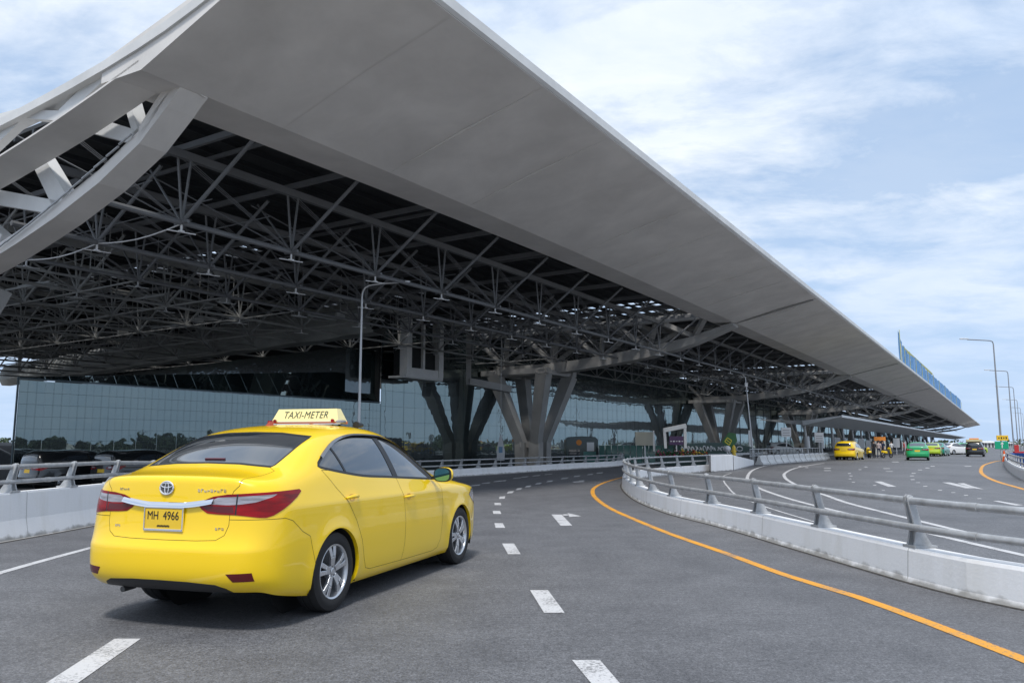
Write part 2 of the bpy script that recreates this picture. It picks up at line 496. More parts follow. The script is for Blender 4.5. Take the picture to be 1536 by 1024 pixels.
def build_sedan(root, paint, level=3, detail=True, cage=None, boxy=False):
    sh = Shell(cage or taxi_cage(), level)
    T = sh.bm
    sidef = lambda sg: (lambda f: f.calc_center_median().x*sg > .5)
    # wheel openings
    for sg in (1,-1):
        for y in sh.arches:
            sh.panel('arch_hole', AXY, circle2((y, .310), sh.ar, 44 if detail else 20), lambda f, sg=sg: f.calc_center_median().x*sg > .6 and f.calc_center_median().z < .8)
    dlo = spline2(DLO, .06)
    for sg in (1,-1):
        gf = lambda f, sg=sg: f.calc_center_median().x*sg > .5 and f.calc_center_median().z > .93
        sh.panel('window_trim', AXY, dlo, gf)
        inn = inset_poly(dlo, .020)
        qg = hclip(inn, (.255,1.0), (.115,1.35), 1)                       # rear quarter glass
        rd = hclip(hclip(inn, (.285,1.0), (.145,1.35), -1), (1.10,1.0), (.985,1.40), 1)
        fd = hclip(inn, (1.20,1.0), (1.085,1.40), -1)
        sh.panel('quarter_window', AXY, qg, gf, over=('window_trim',))
        sh.panel('rear_window_pane', AXY, rd, gf, over=('window_trim',))
        sh.panel('front_window_pane', AXY, fd, gf, over=('window_trim',))
        if detail:
            rdoor = [(-.13,1.13),(.02,.985),(.17,.86),(.30,.70),(.405,.52),(.455,.36),(.50,.275),(.58,.255),(1.20,.245),(1.245,.40),(1.250,.62),(1.225,.80),(1.165,.98),(1.14,1.03),(1.14,1.12),(.4,1.12)]
            fdoor = [(1.14,1.12),(1.14,1.03),(1.165,.98),(1.225,.80),(1.250,.62),(1.245,.40),(1.20,.245),(1.95,.24),(2.05,.26),(2.12,.34),(2.155,.55),(2.165,.72),(2.14,.88),(2.085,.985),(2.08,1.12)]
            df = lambda f, sg=sg: f.calc_center_median().x*sg > .6
            sh.panel('rear_door', AXY, rdoor, df, over=('body',)); sh.panel('front_door', AXY, fdoor, df, over=('body',))
    # rear and front glass
    rg = [(-.585,1.160),(-.30,1.182),(0,1.188),(.30,1.182),(.585,1.160),(.597,1.178),(.59,1.27),(.570,1.388),(.555,1.410),(.27,1.440),(0,1.446),(-.27,1.440),(-.555,1.410),(-.570,1.388),(-.59,1.27),(-.597,1.178)]
    if boxy: rg = [(-.60,1.16),(.60,1.16),(.57,1.30),(.52,1.42),(-.52,1.42),(-.57,1.30)]
    back = lambda f: f.calc_center_median().y < .5 and f.normal.y < -.15 and f.calc_center_median().z > 1.1
    sh.panel('rear_glass_seal', AXZ, rg, back)
    sh.panel('rear_window', AXZ, inset_poly(rg, .012), back, over=('rear_glass_seal',))
    wg = [(-.70,1.10),(0,1.15),(.70,1.10),(.67,1.20),(.56,1.385),(0,1.445),(-.56,1.385),(-.67,1.20)]
    sh.panel('windscreen', AXZ, wg, lambda f: 1.2 < f.calc_center_median().y < 2.6 and f.normal.y > .15 and f.calc_center_median().z > 1.03, over=('body',))
    S2 = math.sqrt(2)
    q = lambda a, z: (a/S2, z)
    lamp = [(-.675,.900),(-.60,.942),(-.54,.962),(-.42,.978),(-.18,.988),(.10,.994),(.33,1.000),(.355,.985),(.30,.945),(.22,.905),(.13,.865),(.02,.825),(-.05,.812),(-.13,.814),(-.26,.826),(-.34,.832),(-.50,.836),(-.59,.842),(-.64,.868)]
    for sg, ax in ((1, D1), (-1, D2)):
        lf = lambda f, sg=sg: f.calc_center_median().x*sg > .2 and f.calc_center_median().y < -.3 and f.calc_center_median().z < 1.06
        L = [q(a, z) for a, z in lamp]
        sh.panel('tail_lamp', ax, L, lf, over=('body',))
        clear = [q(-.56,.905),q(-.57,.928),q(-.50,.955),q(-.18,.968),q(.06,.974),q(.02,.958),q(-.06,.942),q(-.16,.922),q(-.30,.908),q(-.40,.902)]
        sh.panel('clear_lens', ax, clear, lf, over=('tail_lamp',))
        dark = [q(-.635,.893),q(-.36,.893),q(-.355,.845),q(-.50,.847),q(-.59,.856)]
        sh.panel('dark_lens', ax, dark, lf, over=('tail_lamp',))
        div = [q(-.330,1.0),q(-.316,1.0),q(-.336,.80),q(-.350,.80)]
        sh.panel('lamp_divider', ax, div, lf, over=('tail_lamp','clear_lens','dark_lens'))
    if detail:
        lid = [(-.46,.655),(-.30,.648),(0,.646),(.30,.648),(.46,.655),(.52,.69),(.545,.76),(.545,.83),(.53,.90),(.56,1.0),(.60,1.04),(.60,1.09),(-.60,1.09),(-.60,1.04),(-.56,1.0),(-.53,.90),(-.545,.83),(-.545,.76),(-.52,.69)]
        sh.panel('boot_lid', AXZ, lid, lambda f: f.calc_center_median().y < -.80 and f.calc_center_median().z < 1.085 and f.normal.z < .75, over=('body',))
        deck = [(-.60,-1.1),(.60,-1.1),(.60,-.86),(.63,-.70),(.645,-.56),(.58,-.53),(-.58,-.53),(-.645,-.56),(-.63,-.70),(-.60,-.86)]
        deckf = lambda f: f.calc_center_median().y < -.5 and f.calc_center_median().z > 1.05 and f.normal.z > .3
        sh.panel('boot_lid', ATOP, deck, lambda f: deckf(f), over=('body',))
        # bumpers: below a line round the back
        bump = [(-1.3,.10),(-.32,.10),(-.32,.40),(-.40,.64),(-.50,.685),(-.62,.775),(-.70,.80),(-1.3,.80)]
        for sg in (1,-1):
            sh.panel('rear_bumper', AXY, bump, lambda f, sg=sg: f.calc_center_median().x*sg >= 0 and f.calc_center_median().y < -.2, over=('body',))
        fb = [(4.2,.1),(3.08,.1),(3.08,.45),(3.20,.65),(3.4,.67),(4.2,.67)]
        sh.panel('front_bumper', AXY, fb, lambda f: f.calc_center_median().y > 2.9, over=('body',))
        hood = [(-.70,2.38),(0,2.52),(.70,2.38),(.74,2.6),(.66,3.2),(.52,3.50),(0,3.6),(-.52,3.50),(-.66,3.2),(-.74,2.6)]
        sh.panel('bonnet', ATOP, hood, lambda f: f.calc_center_median().y > 2.2 and f.normal.z > .4 and f.calc_center_median().z > .8, over=('body',))
        lip = [(-.60,.10),(.60,.10),(.585,.268),(.54,.318),(.47,.345),(.25,.358),(0,.361),(-.25,.358),(-.47,.345),(-.54,.318),(-.585,.268)]
        sh.panel('lower_valance', AXZ, lip, lambda f: f.calc_center_median().y < -.7, over=('rear_bumper',))
        for sg in (1,-1):
            rf = [(sg*.565,.425),(sg*.735,.432),(sg*.745,.372),(sg*.61,.368)]
            sh.panel('reflector', AXZ, rf, lambda f, sg=sg: f.calc_center_median().y < -.6 and f.calc_center_median().x*sg > 0, over=('rear_bumper',))
            hl = [(3.0,.755),(3.12,.82),(3.35,.79),(3.60,.71),(3.60,.61),(3.35,.61),(3.15,.67)]
            sh.panel('headlight', AXY, hl, lambda f, sg=sg: f.calc_center_median().y > 2.9 and f.calc_center_median().x*sg > .30, over=('body','front_bumper','bonnet'))
    else:
        sh.panel('lower_valance', AXZ, [(-.62,.10),(.62,.10),(.60,.30),(-.60,.30)], lambda f: f.calc_center_median().y < -.7, over=('body',))
        sh.panel('plate_area', AXZ, [(-.2,.72),(.2,.72),(.2,.86),(-.2,.86)], lambda f: f.calc_center_median().y < -.7, over=('body',))
    sh.delete(('arch_hole',))
    sh.bm.verts.index_update(); sh.bm.verts.ensure_lookup_table(); sh.bm.faces.ensure_lookup_table()
    body = sh.extract('body', paint, root, flange=.02)
    if detail:
        for nm in ('rear_bumper','front_bumper'): sh.extract(nm, paint, root, flange=.015)
        sh.extract('bonnet', paint, root); lid_o = sh.extract('boot_lid', paint, root)
        sh.extract('lower_valance', TRIM, root, offset=.004, flange=.02)
        split_side(sh.extract('reflector', DARKLENS, root, offset=.002, flange=.004), root)
        split_side(sh.extract('headlight', CLEARLENS, root, offset=.003), root)
        doors = {}
        for nm in ('rear_door','front_door'):
            a = split_side(sh.extract(nm, paint, root), root)
            doors[nm] = a
    else:
        sh.extract('lower_valance', TRIM, root, offset=.003); sh.extract('plate_area', PLATEY, root, objname='number_plate')
    tr = split_side(sh.extract('window_trim', TRIM, root, offset=.0015), root)
    split_side(sh.extract('quarter_window', CARGLASS, root, offset=-.002), root)
    pr = split_side(sh.extract('rear_window_pane', CARGLASS, root, offset=-.002, objname='side_window'), root)
    pf = split_side(sh.extract('front_window_pane', CARGLASS, root, offset=-.002, objname='side_window'), root)
    sh.extract('rear_glass_seal', TRIM, root, offset=.001, objname='window_seal'); sh.extract('rear_window', CARGLASS, root)
    sh.extract('windscreen', CARGLASS, root)
    ta = split_side(sh.extract('tail_lamp', REDLENS, root, offset=.004, flange=.008), root)
    for nm, mt in (('clear_lens', CLEARLENS), ('dark_lens', DARKLENS), ('lamp_divider', TRIM)):
        for ob, par in zip(split_side(sh.extract(nm, mt, root, offset=.004), root), ta): ob.parent = par
    if detail: sh.seams(root, skip=('window_trim','quarter_window','rear_window_pane','front_window_pane','clear_lens','dark_lens','lamp_divider','tail_lamp','reflector','lower_valance','windscreen','rear_glass_seal'))
    # dark inner body: floor, wheel wells
    b = MB()
    b.box((0,1.45,.28), (1.40,3.9,.14)); b.box((0,1.35,.56), (1.02,4.2,.4)); b.box((0,1.35,.60), (1.62,1.85,.5))
    b.box((0,-.60,.48), (1.35,.45,.30)); b.box((0,3.28,.42), (1.15,.4,.34))
    b.build('underbody', UNDER, root)
    for y in sh.arches:
        for sg in (1,-1):
            b = MB(); rows = []
            for k in range(25):
                t = -.35 + (PI+.7)*k/24; rows.append([Vector((sg*xx, y+(sh.ar+.006)*math.cos(t), .310+(sh.ar+.006)*math.sin(t))) for xx in (.50,.858)])
            b.grid(rows); b.poly([Vector((sg*.51, y+.4*math.cos(2*PI*k/20), .33+.38*math.sin(2*PI*k/20))) for k in range(20)])
            b.build('wheel_arch_liner', UNDER, root)
            wheel(root, sg*.868, y, detail, spin=.35 if y else .1)
    return sh

def split_side(o, root):
    """split one mesh into its right and left half, two parts of the same name"""
    if o is None: return []
    res = []
    for sg in (1,-1):
        me = o.data.copy(); ns = [Vector(c.vector) for c in me.corner_normals]
        bm = bmesh.new(); bm.from_mesh(me)
        keep = {f.index for f in bm.faces if f.calc_center_median().x*sg > 0}
        m2 = bpy.data.meshes.new(o.name.split('.')[0]); vm = {}; vs = []; fs = []; ln = []
        for p in me.polygons:
            if p.index in keep:
                ids = []
                for vi, li in zip(p.vertices, p.loop_indices):
                    if vi not in vm: vm[vi] = len(vs); vs.append(tuple(me.vertices[vi].co))
                    ids.append(vm[vi]); ln.append(tuple(ns[li]))
                fs.append(ids)
        bm.free(); bpy.data.meshes.remove(me)
        m2.from_pydata(vs, [], fs); m2.materials.append(o.data.materials[0])
        m2.polygons.foreach_set('use_smooth', [True]*len(m2.polygons))
        m2.normals_split_custom_set(ln)
        n = bpy.data.objects.new(o.name.split('.')[0], m2); COL.objects.link(n); n.parent = o.parent; res.append(n)
    COL.objects.unlink(o); bpy.data.objects.remove(o)
    return res

def build_taxi():
    yaw = -.3198; loc = Vector((-2.262, 6.859, 0))
    root = thing('taxi', 'large yellow saloon taxi in the foreground with a roof sign, driving away', 'taxi', loc, yaw)
    sh = build_sedan(root, YELLOW, 3, True)
    C = lambda x, z, y0=-3.: sh.ray((x, y0, z), (0,1,0))
    # number plate
    c = C(0,.795); n = sh.normal(c); y = c.y - .012
    pl = MB().box((0,y,.795), (.335,.008,.150)).build('number_plate', PLATEY, root, bevel=.003)
    b = MB(); 
    for (cx, cz, w, h) in ((0,.795+.080,.355,.010),(0,.795-.080,.355,.016),(-.173,.795,.010,.165),(.173,.795,.010,.165)): b.box((cx,y-.002,cz), (w,.014,h))
    f = b.build('plate_frame', CHROME, root, bevel=.002); f.parent = pl
    def lettering(txt, size, x, yy, z, material, parent, shear=0, depth=.0015, rx=PI/2, spacing=1., bold=0., name='lettering', sx=1.):
        t = text_mb(txt, size, shear, depth, spacing, bold)
        place_mb(t, Matrix.Translation((x, yy, z)) @ Matrix.Rotation(rx, 4, 'X') @ Matrix.Diagonal((sx,1,1,1)))
        o = t.build(name, material, None, fix=False); o.parent = parent; return o
    lettering('MH', .086, -.096, y-.005, .816, INK, pl, sx=.82, bold=.0)
    lettering('4966', .088, .068, y-.005, .816, INK, pl, sx=.82, bold=.0)
    b = MB()
    for k in range(13): b.box((-.052+k*.0088, y-.005, .743+(.001 if k % 3 else -.001)), (.006,.002,.014))
    o = b.build('lettering', INK, None); o.parent = pl
    # chrome strip above the plate
    b = MB(); rows = []
    m = 28
    for k in range(m+1):
        x = -.41 + .82*k/m; t = abs(x)/.41
        zt = .915 + .034*max(0, (t-.35)/.65)**1.3; zb = .874 + .034*max(0, (t-.35)/.65)**1.6
        row = []
        for (zz, o) in ((zt,.000),(zt-.006,-.006),(zt*.5+zb*.5,-.016),(zb+.010,-.024),(zb+.003,-.024),(zb,.0)):
            p = C(x, zz); row.append(p + Vector((0,o,0)))
        rows.append(row)
    b.grid(rows).build('chrome_strip', CHROME, root, smooth=True)
    # badge: an oval ring with two smaller ovals inside
    p = C(0,1.018); n = sh.normal(p)
    zx = Vector((1,0,0)); zz = n.cross(zx).normalized()*-1; zz = zz if zz.z > 0 else -zz
    def oval(cx, cz, a, bb, r, b, m=36):
        pts = [p + n*.010 + zx*(cx + a*math.cos(2*PI*k/m)) + zz*(cz + bb*math.sin(2*PI*k/m)) for k in range(m+1)]
        b.path(pts, r, 6)
    disc = MB(); disc.prism([p + n*.003 + zx*.058*math.cos(2*PI*k/30) + zz*.045*math.sin(2*PI*k/30) for k in range(30)], n*.004)
    bd = disc.build('badge', mat('badge_backing', (.07,.07,.075), rough=.5), root)
    b = MB(); oval(0,0,.060,.047,.0062,b); oval(0,.019,.050,.017,.0042,b); oval(0,-.003,.017,.041,.0042,b)
    o = b.build('ring', mat('badge_silver', (.80,.80,.82), rough=.3, metal=.6), root, smooth=True); o.parent = bd
    # small chrome script on either side, too small to read
    def script(x0, z0, w, h, cnt, name='badge'):
        b = MB(); q = random.Random(int(x0*1000)+cnt)
        for k in range(cnt):
            x = x0 + w*(k+.5)/cnt; c0 = C(x, z0); hh = h*(1 if k in (0,cnt-1) or k % 3 == 1 else .62); ww = w/cnt
            c0 = c0 + Vector((0,-.003,0))
            b.box(c0+Vector((-ww*.25,0,hh/2-h/2)), (ww*.22,.004,hh), None)
            b.box(c0+Vector((0.02*ww,0,(hh-h/2-.002) if k % 2 else -h/2+.002)), (ww*.6,.004,h*.18))
            if k % 2 == 0: b.box(c0+Vector((ww*.2,0,hh/2-h/2)), (ww*.2,.004,hh*.8))
        b.build(name, CHROME, root)
    script(.27,1.005,.24,.022,9); script(-.46,1.005,.10,.016,5); script(-.47,.735,.055,.016,3); script(.44,.735,.075,.018,3)
    # fog of small things: exhaust, tow cover
    MB().tube((-.42,-.78,.262),(-.42,-.90,.255),.022,12).tube((-.50,-.66,.29),(-.30,-.66,.29),.05,10).build('exhaust', DARKM, root, smooth=True)
    # door handles
    for sg in (1,-1):
        for (yy, zz) in ((.235,.890),(1.325,.835)):
            q = sh.ray((sg*2, yy, zz), (-sg,0,0)); nn = sh.normal(q)
            b = MB(); pts = []
            for k in range(9):
                t = k/8; pts.append(q + Vector((0, (t-.5)*.20, .004*math.sin(t*PI))) + nn*(.006+.026*math.sin(PI*min(1, max(0, t)))**.5))
            b.path(pts, [.008,.012,.0135,.014,.014,.014,.0135,.012,.008], 8)
            h = b.build('door_handle', YELLOW, root, smooth=True)
            b = MB(); cup = [q + nn*.0012 + Vector((0,.052*math.cos(2*PI*k/20), .030*math.sin(2*PI*k/20))) for k in range(20)]
            cup = [sh.ray(c+Vector((sg,0,0)), (-sg,0,0)) + nn*.0012 for c in cup]
            b.poly(cup); o = b.build('handle_recess', mat('recess_shaded_yellow', (.62,.36,.008), rough=.35, coat=.6), root, fix=False); o.parent = h  # flat oval on the door, its darker yellow paints the shaded hollow
            mm = o.data; mm.flip_normals() if mm.polygons[0].normal.dot(nn) < 0 else None
        # door mirror
        mc = Vector((sg*.968, 1.95, 1.022)); b = MB(); rows = []
        for i in range(9):
            t = i/8*PI; rr = math.sin(t)**.6; yy = -math.cos(t)*.055 + .02
            row = []
            for k in range(17):
                a = 2*PI*k/16; ca, sa = math.cos(a), math.sin(a)
                ex = math.copysign(abs(ca)**.75, ca)*.100*rr; ez = math.copysign(abs(sa)**.75, sa)*(.078 if sa > 0 else .07)*rr
                row.append(mc + Vector((sg*ex + sg*.01, yy + .02*sg*ex*sg, ez)))
            rows.append(row)
        mir = b.grid(rows).build('door_mirror', YELLOW, root, smooth=True)
        b = MB(); rim = []
        for k in range(24):
            a = 2*PI*k/24; ca, sa = math.cos(a), math.sin(a)
            rim.append(mc + Vector((sg*(math.copysign(abs(ca)**.7, ca)*.098+.008), -.034, math.copysign(abs(sa)**.7, sa)*.074)))
        b.prism(rim, (0,.02,0)); o = b.build('mirror_housing', TRIM, root); o.parent = mir
        b = MB(); b.poly([v*1 + Vector((0,-.003,0)) for v in [mc + Vector(((r-mc).x*.86,(r-mc).y-.002,(r-mc).z*.86)) for r in rim]])
        o = b.build('mirror_glass', mat('mirror_glass', (.18,.42,.42), rough=.02, metal=1.), root); o.parent = mir
        MB().beam((sg*.83,1.98,.985), (sg*.92,1.96,.995), .05,.035).build('mirror_stalk', TRIM, root, bevel=.006).parent = mir
        # rain visor strip above the side windows
        pts = []
        for (yy, zz) in DLO[1:9]:
            q = sh.ray((sg*2, yy, zz+.006), (-sg,0,0)); pts.append(q + sh.normal(q)*.008)
        pts = smooth_path(pts, .08); b = MB(); rows = []
        for k, p_ in enumerate(pts):
            nn = sh.normal(p_); dn = Vector((0,0,-1)) - nn*nn.dot(Vector((0,0,-1))); dn.normalize()
            rows.append([p_ - nn*.006, p_ + nn*.006 + dn*.008, p_ + nn*.010 + dn*.034])
        b.grid(rows).build('rain_visor', mat('smoked_visor', (.12,.13,.15), rough=.15, coat=.6), root, smooth=True)
    # roof sign
    ry = .90; rz = sh.ray((0, ry, 3), (0,0,-1)).z
    W, H = .74, .122
    cream = mat('sign_cream_plastic', (.86,.74,.34), rough=.35, coat=.4)
    b = MB(); z0 = rz + .028
    base = [Vector((-W/2, ry-.085, z0)), Vector((W/2, ry-.085, z0)), Vector((W/2, ry+.085, z0)), Vector((-W/2, ry+.085, z0))]
    tp = [Vector((-W/2+.045, ry-.035, z0+H)), Vector((W/2-.045, ry-.035, z0+H)), Vector((W/2-.045, ry+.035, z0+H)), Vector((-W/2+.045, ry+.035, z0+H))]
    b.poly(base); b.poly(tp)
    for k in range(4): b.poly([base[k], base[(k+1)%4], tp[(k+1)%4], tp[k]])
    sign = b.build('roof_sign', cream, root, bevel=.014)
    ang = math.atan2(H, .05)
    for sgn in (-1,1):
        t = text_mb('TAXI-METER', .104, .10, .001, 1.05, -.0004)
        face = Matrix.Rotation(0 if sgn < 0 else PI, 4, 'Z') @ Matrix.Translation((0, -.0625, 0)) @ Matrix.Rotation(ang, 4, 'X') @ Matrix.Diagonal((.83,1,1,1))
        place_mb(t, Matrix.Translation((0, ry, z0+H*.5)) @ face)
        o = t.build('lettering', mat('sign_green_ink', (.012,.045,.035), rough=.5), None, fix=False); o.parent = sign
    b = MB(); b.box((0,ry,z0-.012), (W+.02,.17,.022)); o = b.build('sign_base', mat('sign_base_orange', (.62,.16,.03), rough=.4), root, bevel=.005); o.parent = sign
    b = MB(); b.box((0,ry-.088,z0-.002), (W+.03,.012,.008)); b.box((0,ry-.09,z0-.024), (W+.06,.012,.010)); o = b.build('sign_rail', CHROME, root, bevel=.002); o.parent = sign
    for sx in (-1,1):
        b = MB(); b.box((sx*(W/2+.012), ry-.05, z0-.006), (.055,.10,.034)); o = b.build('sign_lamp', REDLENS if sx < 0 else CLEARLENS, root, bevel=.008); o.parent = sign
        b = MB(); b.tube((sx*(W/2-.05), ry-.095, z0+.006), (sx*(W/2-.05), ry-.11, z0+.006), .016, 12); o = b.build('sign_lamp', REDLENS, root); o.parent = sign
        for yy in (-.06,.06):
            b = MB(); b.tube((sx*.30, ry+yy, rz-.03), (sx*.30, ry+yy, z0-.02), .012, 8); o = b.build('sign_foot', TRIM, root); o.parent = sign
    # dark horn speaker beside the sign, small red aerial foot at the back of the roof
    q = sh.ray((.47, 1.0, 3), (0,0,-1)); MB().tube(q+Vector((0,-.02,.03)), q+Vector((0,.10,.03)), .035, 12, .018).tube(q, q+Vector((0,0,.03)), .01, 6).build('horn_speaker', TRIM, root, smooth=True)
    q = sh.ray((-.13, .45, 3), (0,0,-1))
    b = MB(); b.prism([q+Vector((-.028,-.03,-.004)), q+Vector((.028,-.03,-.004)), q+Vector((.004,-.005,.035)), q+Vector((-.004,-.005,.035))], (0,.05,0)); b.build('aerial_foot', mat('faded_red_plastic', (.34,.05,.02), rough=.5), root)
    # red high brake lamp behind the rear glass
    q = C(.02,1.215); nn = sh.normal(q); b = MB(); b.box(q + nn*.002 + Vector((0,.006,.006)), (.19,.012,.014), (Vector((1,0,0)), nn, nn.cross(Vector((1,0,0))))); b.build('high_brake_lamp', DARKLENS, root)
    # windscreen wipers not seen from here; small rear washer line across the glass left out
    return root
# ------------------------------------------------------------------ materials of the place
def asphalt():
    m = bpy.data.materials.new('asphalt'); m.use_nodes = True; nt = m.node_tree; b = nt.nodes['Principled BSDF']
    b.inputs['Roughness'].default_value = .60; b.inputs['Specular IOR Level'].default_value = .55
    tc = nd(nt, 'ShaderNodeTexCoord')
    def noise(sc, det, rough=.6, st=(1,1,1), rot=0):
        mp = nd(nt, 'ShaderNodeMapping'); mp.inputs['Scale'].default_value = st; mp.inputs['Rotation'].default_value = (0,0,rot)
        nt.links.new(tc.outputs['Object'], mp.inputs[0])
        n = nd(nt, 'ShaderNodeTexNoise'); n.inputs['Scale'].default_value = sc; n.inputs['Detail'].default_value = det; n.inputs['Roughness'].default_value = rough
        nt.links.new(mp.outputs[0], n.inputs['Vector']); return n
    def ramp(src, p0, c0, p1, c1):
        r = nd(nt, 'ShaderNodeValToRGB'); e = r.color_ramp.elements
        e[0].position = p0; e[0].color = (*c0, 1); e[1].position = p1; e[1].color = (*c1, 1); nt.links.new(src, r.inputs[0]); return r
    def mix(a, b_, f, typ='MIX'):
        x = nd(nt, 'ShaderNodeMixRGB'); x.blend_type = typ
        if isinstance(f, float): x.inputs[0].default_value = f
        else: nt.links.new(f, x.inputs[0])
        nt.links.new(a, x.inputs[1]); nt.links.new(b_, x.inputs[2]); return x.outputs[0]
    grain = noise(62, 3, .75); g = ramp(grain.outputs['Fac'], .30, (.040,.041,.045), .74, (.250,.253,.268))
    chips = nd(nt, 'ShaderNodeTexVoronoi'); chips.inputs['Scale'].default_value = 75; nt.links.new(tc.outputs['Object'], chips.inputs['Vector'])
    ch = ramp(chips.outputs['Distance'], .10, (.40,.40,.41), .24, (0,0,0))
    sel = nd(nt, 'ShaderNodeMath'); sel.operation = 'GREATER_THAN'; sel.inputs[1].default_value = .62
    sx = nd(nt, 'ShaderNodeSeparateXYZ'); nt.links.new(chips.outputs['Color'], sx.inputs[0]); nt.links.new(sx.outputs[0], sel.inputs[0])
    chm = mix(g.outputs[0], ch.outputs[0], sel.outputs[0], 'LIGHTEN')
    big = noise(.22, 5, .6, (1,.35,1), -.25); bg = ramp(big.outputs['Fac'], .32, (.78,.78,.79), .68, (1.22,1.22,1.21))
    c = mix(chm, bg.outputs[0], 1.0, 'MULTIPLY')
    lump = noise(20, 4, .7); lr = ramp(lump.outputs['Fac'], .35, (.68,.68,.68), .65, (1.2,1.2,1.2)); c = mix(c, lr.outputs[0], 1.0, 'MULTIPLY')
    mid = noise(1.6, 6, .7); md = ramp(mid.outputs['Fac'], .35, (.80,.80,.81), .65, (1.12,1.12,1.12))
    c = mix(c, md.outputs[0], 1.0, 'MULTIPLY')
    # oil drops and old gum
    sp = nd(nt, 'ShaderNodeTexVoronoi'); sp.inputs['Scale'].default_value = 1.1; nt.links.new(tc.outputs['Object'], sp.inputs['Vector'])
    spr = ramp(sp.outputs['Distance'], .012, (.45,.45,.45), .035, (1,1,1)); c = mix(c, spr.outputs[0], .8, 'MULTIPLY')
    nt.links.new(c, b.inputs['Base Color'])
    bn = noise(95, 3, .7); bp = nd(nt, 'ShaderNodeBump'); bp.inputs['Strength'].default_value = .55; bp.inputs['Distance'].default_value = .008
    nt.links.new(bn.outputs['Fac'], bp.inputs['Height']); nt.links.new(bp.outputs[0], b.inputs['Normal'])
    return m
ASPH = asphalt()
def paintmat(name, col, wear):
    m = bpy.data.materials.new(name); m.use_nodes = True; nt = m.node_tree; b = nt.nodes['Principled BSDF']; b.inputs['Roughness'].default_value = .6
    tc = nd(nt, 'ShaderNodeTexCoord'); n = nd(nt, 'ShaderNodeTexNoise'); n.inputs['Scale'].default_value = 42; n.inputs['Detail'].default_value = 8; n.inputs['Roughness'].default_value = .75
    nt.links.new(tc.outputs['Object'], n.inputs['Vector'])
    n2 = nd(nt, 'ShaderNodeTexNoise'); n2.inputs['Scale'].default_value = 2.5; n2.inputs['Detail'].default_value = 5; nt.links.new(tc.outputs['Object'], n2.inputs['Vector'])
    ad = nd(nt, 'ShaderNodeMath'); ad.operation = 'MULTIPLY_ADD'; ad.inputs[1].default_value = .5; nt.links.new(n2.outputs['Fac'], ad.inputs[0]); nt.links.new(n.outputs['Fac'], ad.inputs[2])
    r = nd(nt, 'ShaderNodeValToRGB'); e = r.color_ramp.elements; e[0].position = .60; e[0].color = (.17,.17,.175,1); e[1].position = .60+wear; e[1].color = (*col, 1)
    nt.links.new(ad.outputs[0], r.inputs[0]); nt.links.new(r.outputs[0], b.inputs['Base Color'])
    bp = nd(nt, 'ShaderNodeBump'); bp.inputs['Strength'].default_value = .3; bp.inputs['Distance'].default_value = .004; nt.links.new(n.outputs['Fac'], bp.inputs['Height']); nt.links.new(bp.outputs[0], b.inputs['Normal'])
    return m
WHITEL = paintmat('white_road_paint', (.56,.56,.57), .14); YELL = paintmat('yellow_road_paint', (.72,.32,.02), .12)
CONC = mat('apron_concrete', (.42,.41,.39), rough=.85, var=.25, vscale=.05)
def parapet_mat(name, col, lo):
    """painted concrete with rain streaks and a dirty foot"""
    m = bpy.data.materials.new(name); m.use_nodes = True; nt = m.node_tree; b = nt.nodes['Principled BSDF']; b.inputs['Roughness'].default_value = .7
    tc = nd(nt, 'ShaderNodeTexCoord')
    mp = nd(nt, 'ShaderNodeMapping'); mp.inputs['Scale'].default_value = (2.2,2.2,.5); nt.links.new(tc.outputs['Object'], mp.inputs[0])
    n = nd(nt, 'ShaderNodeTexNoise'); n.inputs['Scale'].default_value = 1.3; n.inputs['Detail'].default_value = 7; n.inputs['Roughness'].default_value = .65; nt.links.new(mp.outputs[0], n.inputs['Vector'])
    r = nd(nt, 'ShaderNodeValToRGB'); e = r.color_ramp.elements; e[0].position = .30; e[0].color = (*lo, 1); e[1].position = .52; e[1].color = (*col, 1); nt.links.new(n.outputs['Fac'], r.inputs[0])
    # splash dirt low down
    sx = nd(nt, 'ShaderNodeSeparateXYZ'); nt.links.new(tc.outputs['Object'], sx.inputs[0])
    n3 = nd(nt, 'ShaderNodeTexNoise'); n3.inputs['Scale'].default_value = 6; n3.inputs['Detail'].default_value = 8; nt.links.new(tc.outputs['Object'], n3.inputs['Vector'])
    a = nd(nt, 'ShaderNodeMath'); a.operation = 'MULTIPLY_ADD'; a.inputs[1].default_value = -.16; nt.links.new(n3.outputs['Fac'], a.inputs[0]); nt.links.new(sx.outputs[2], a.inputs[2])
    r3 = nd(nt, 'ShaderNodeValToRGB'); e = r3.color_ramp.elements; e[0].position = 0; e[0].color = (.42,.41,.39,1); e[1].position = .05; e[1].color = (1,1,1,1)
    a2 = nd(nt, 'ShaderNodeMath'); a2.operation = 'ADD'; a2.inputs[1].default_value = .06; nt.links.new(a.outputs[0], a2.inputs[0]); nt.links.new(a2.outputs[0], r3.inputs[0])
    mx = nd(nt, 'ShaderNodeMixRGB'); mx.blend_type = 'MULTIPLY'; mx.inputs[0].default_value = 1; nt.links.new(r.outputs[0], mx.inputs[1]); nt.links.new(r3.outputs[0], mx.inputs[2])
    nt.links.new(mx.outputs[0], b.inputs['Base Color'])
    n4 = nd(nt, 'ShaderNodeTexNoise'); n4.inputs['Scale'].default_value = 30; n4.inputs['Detail'].default_value = 5; nt.links.new(tc.outputs['Object'], n4.inputs['Vector'])
    bp = nd(nt, 'ShaderNodeBump'); bp.inputs['Strength'].default_value = .2; bp.inputs['Distance'].default_value = .01; nt.links.new(n4.outputs['Fac'], bp.inputs['Height']); nt.links.new(bp.outputs[0], b.inputs['Normal'])
    return m
PARA = parapet_mat('white_painted_concrete', (.80,.80,.81), (.72,.715,.705))
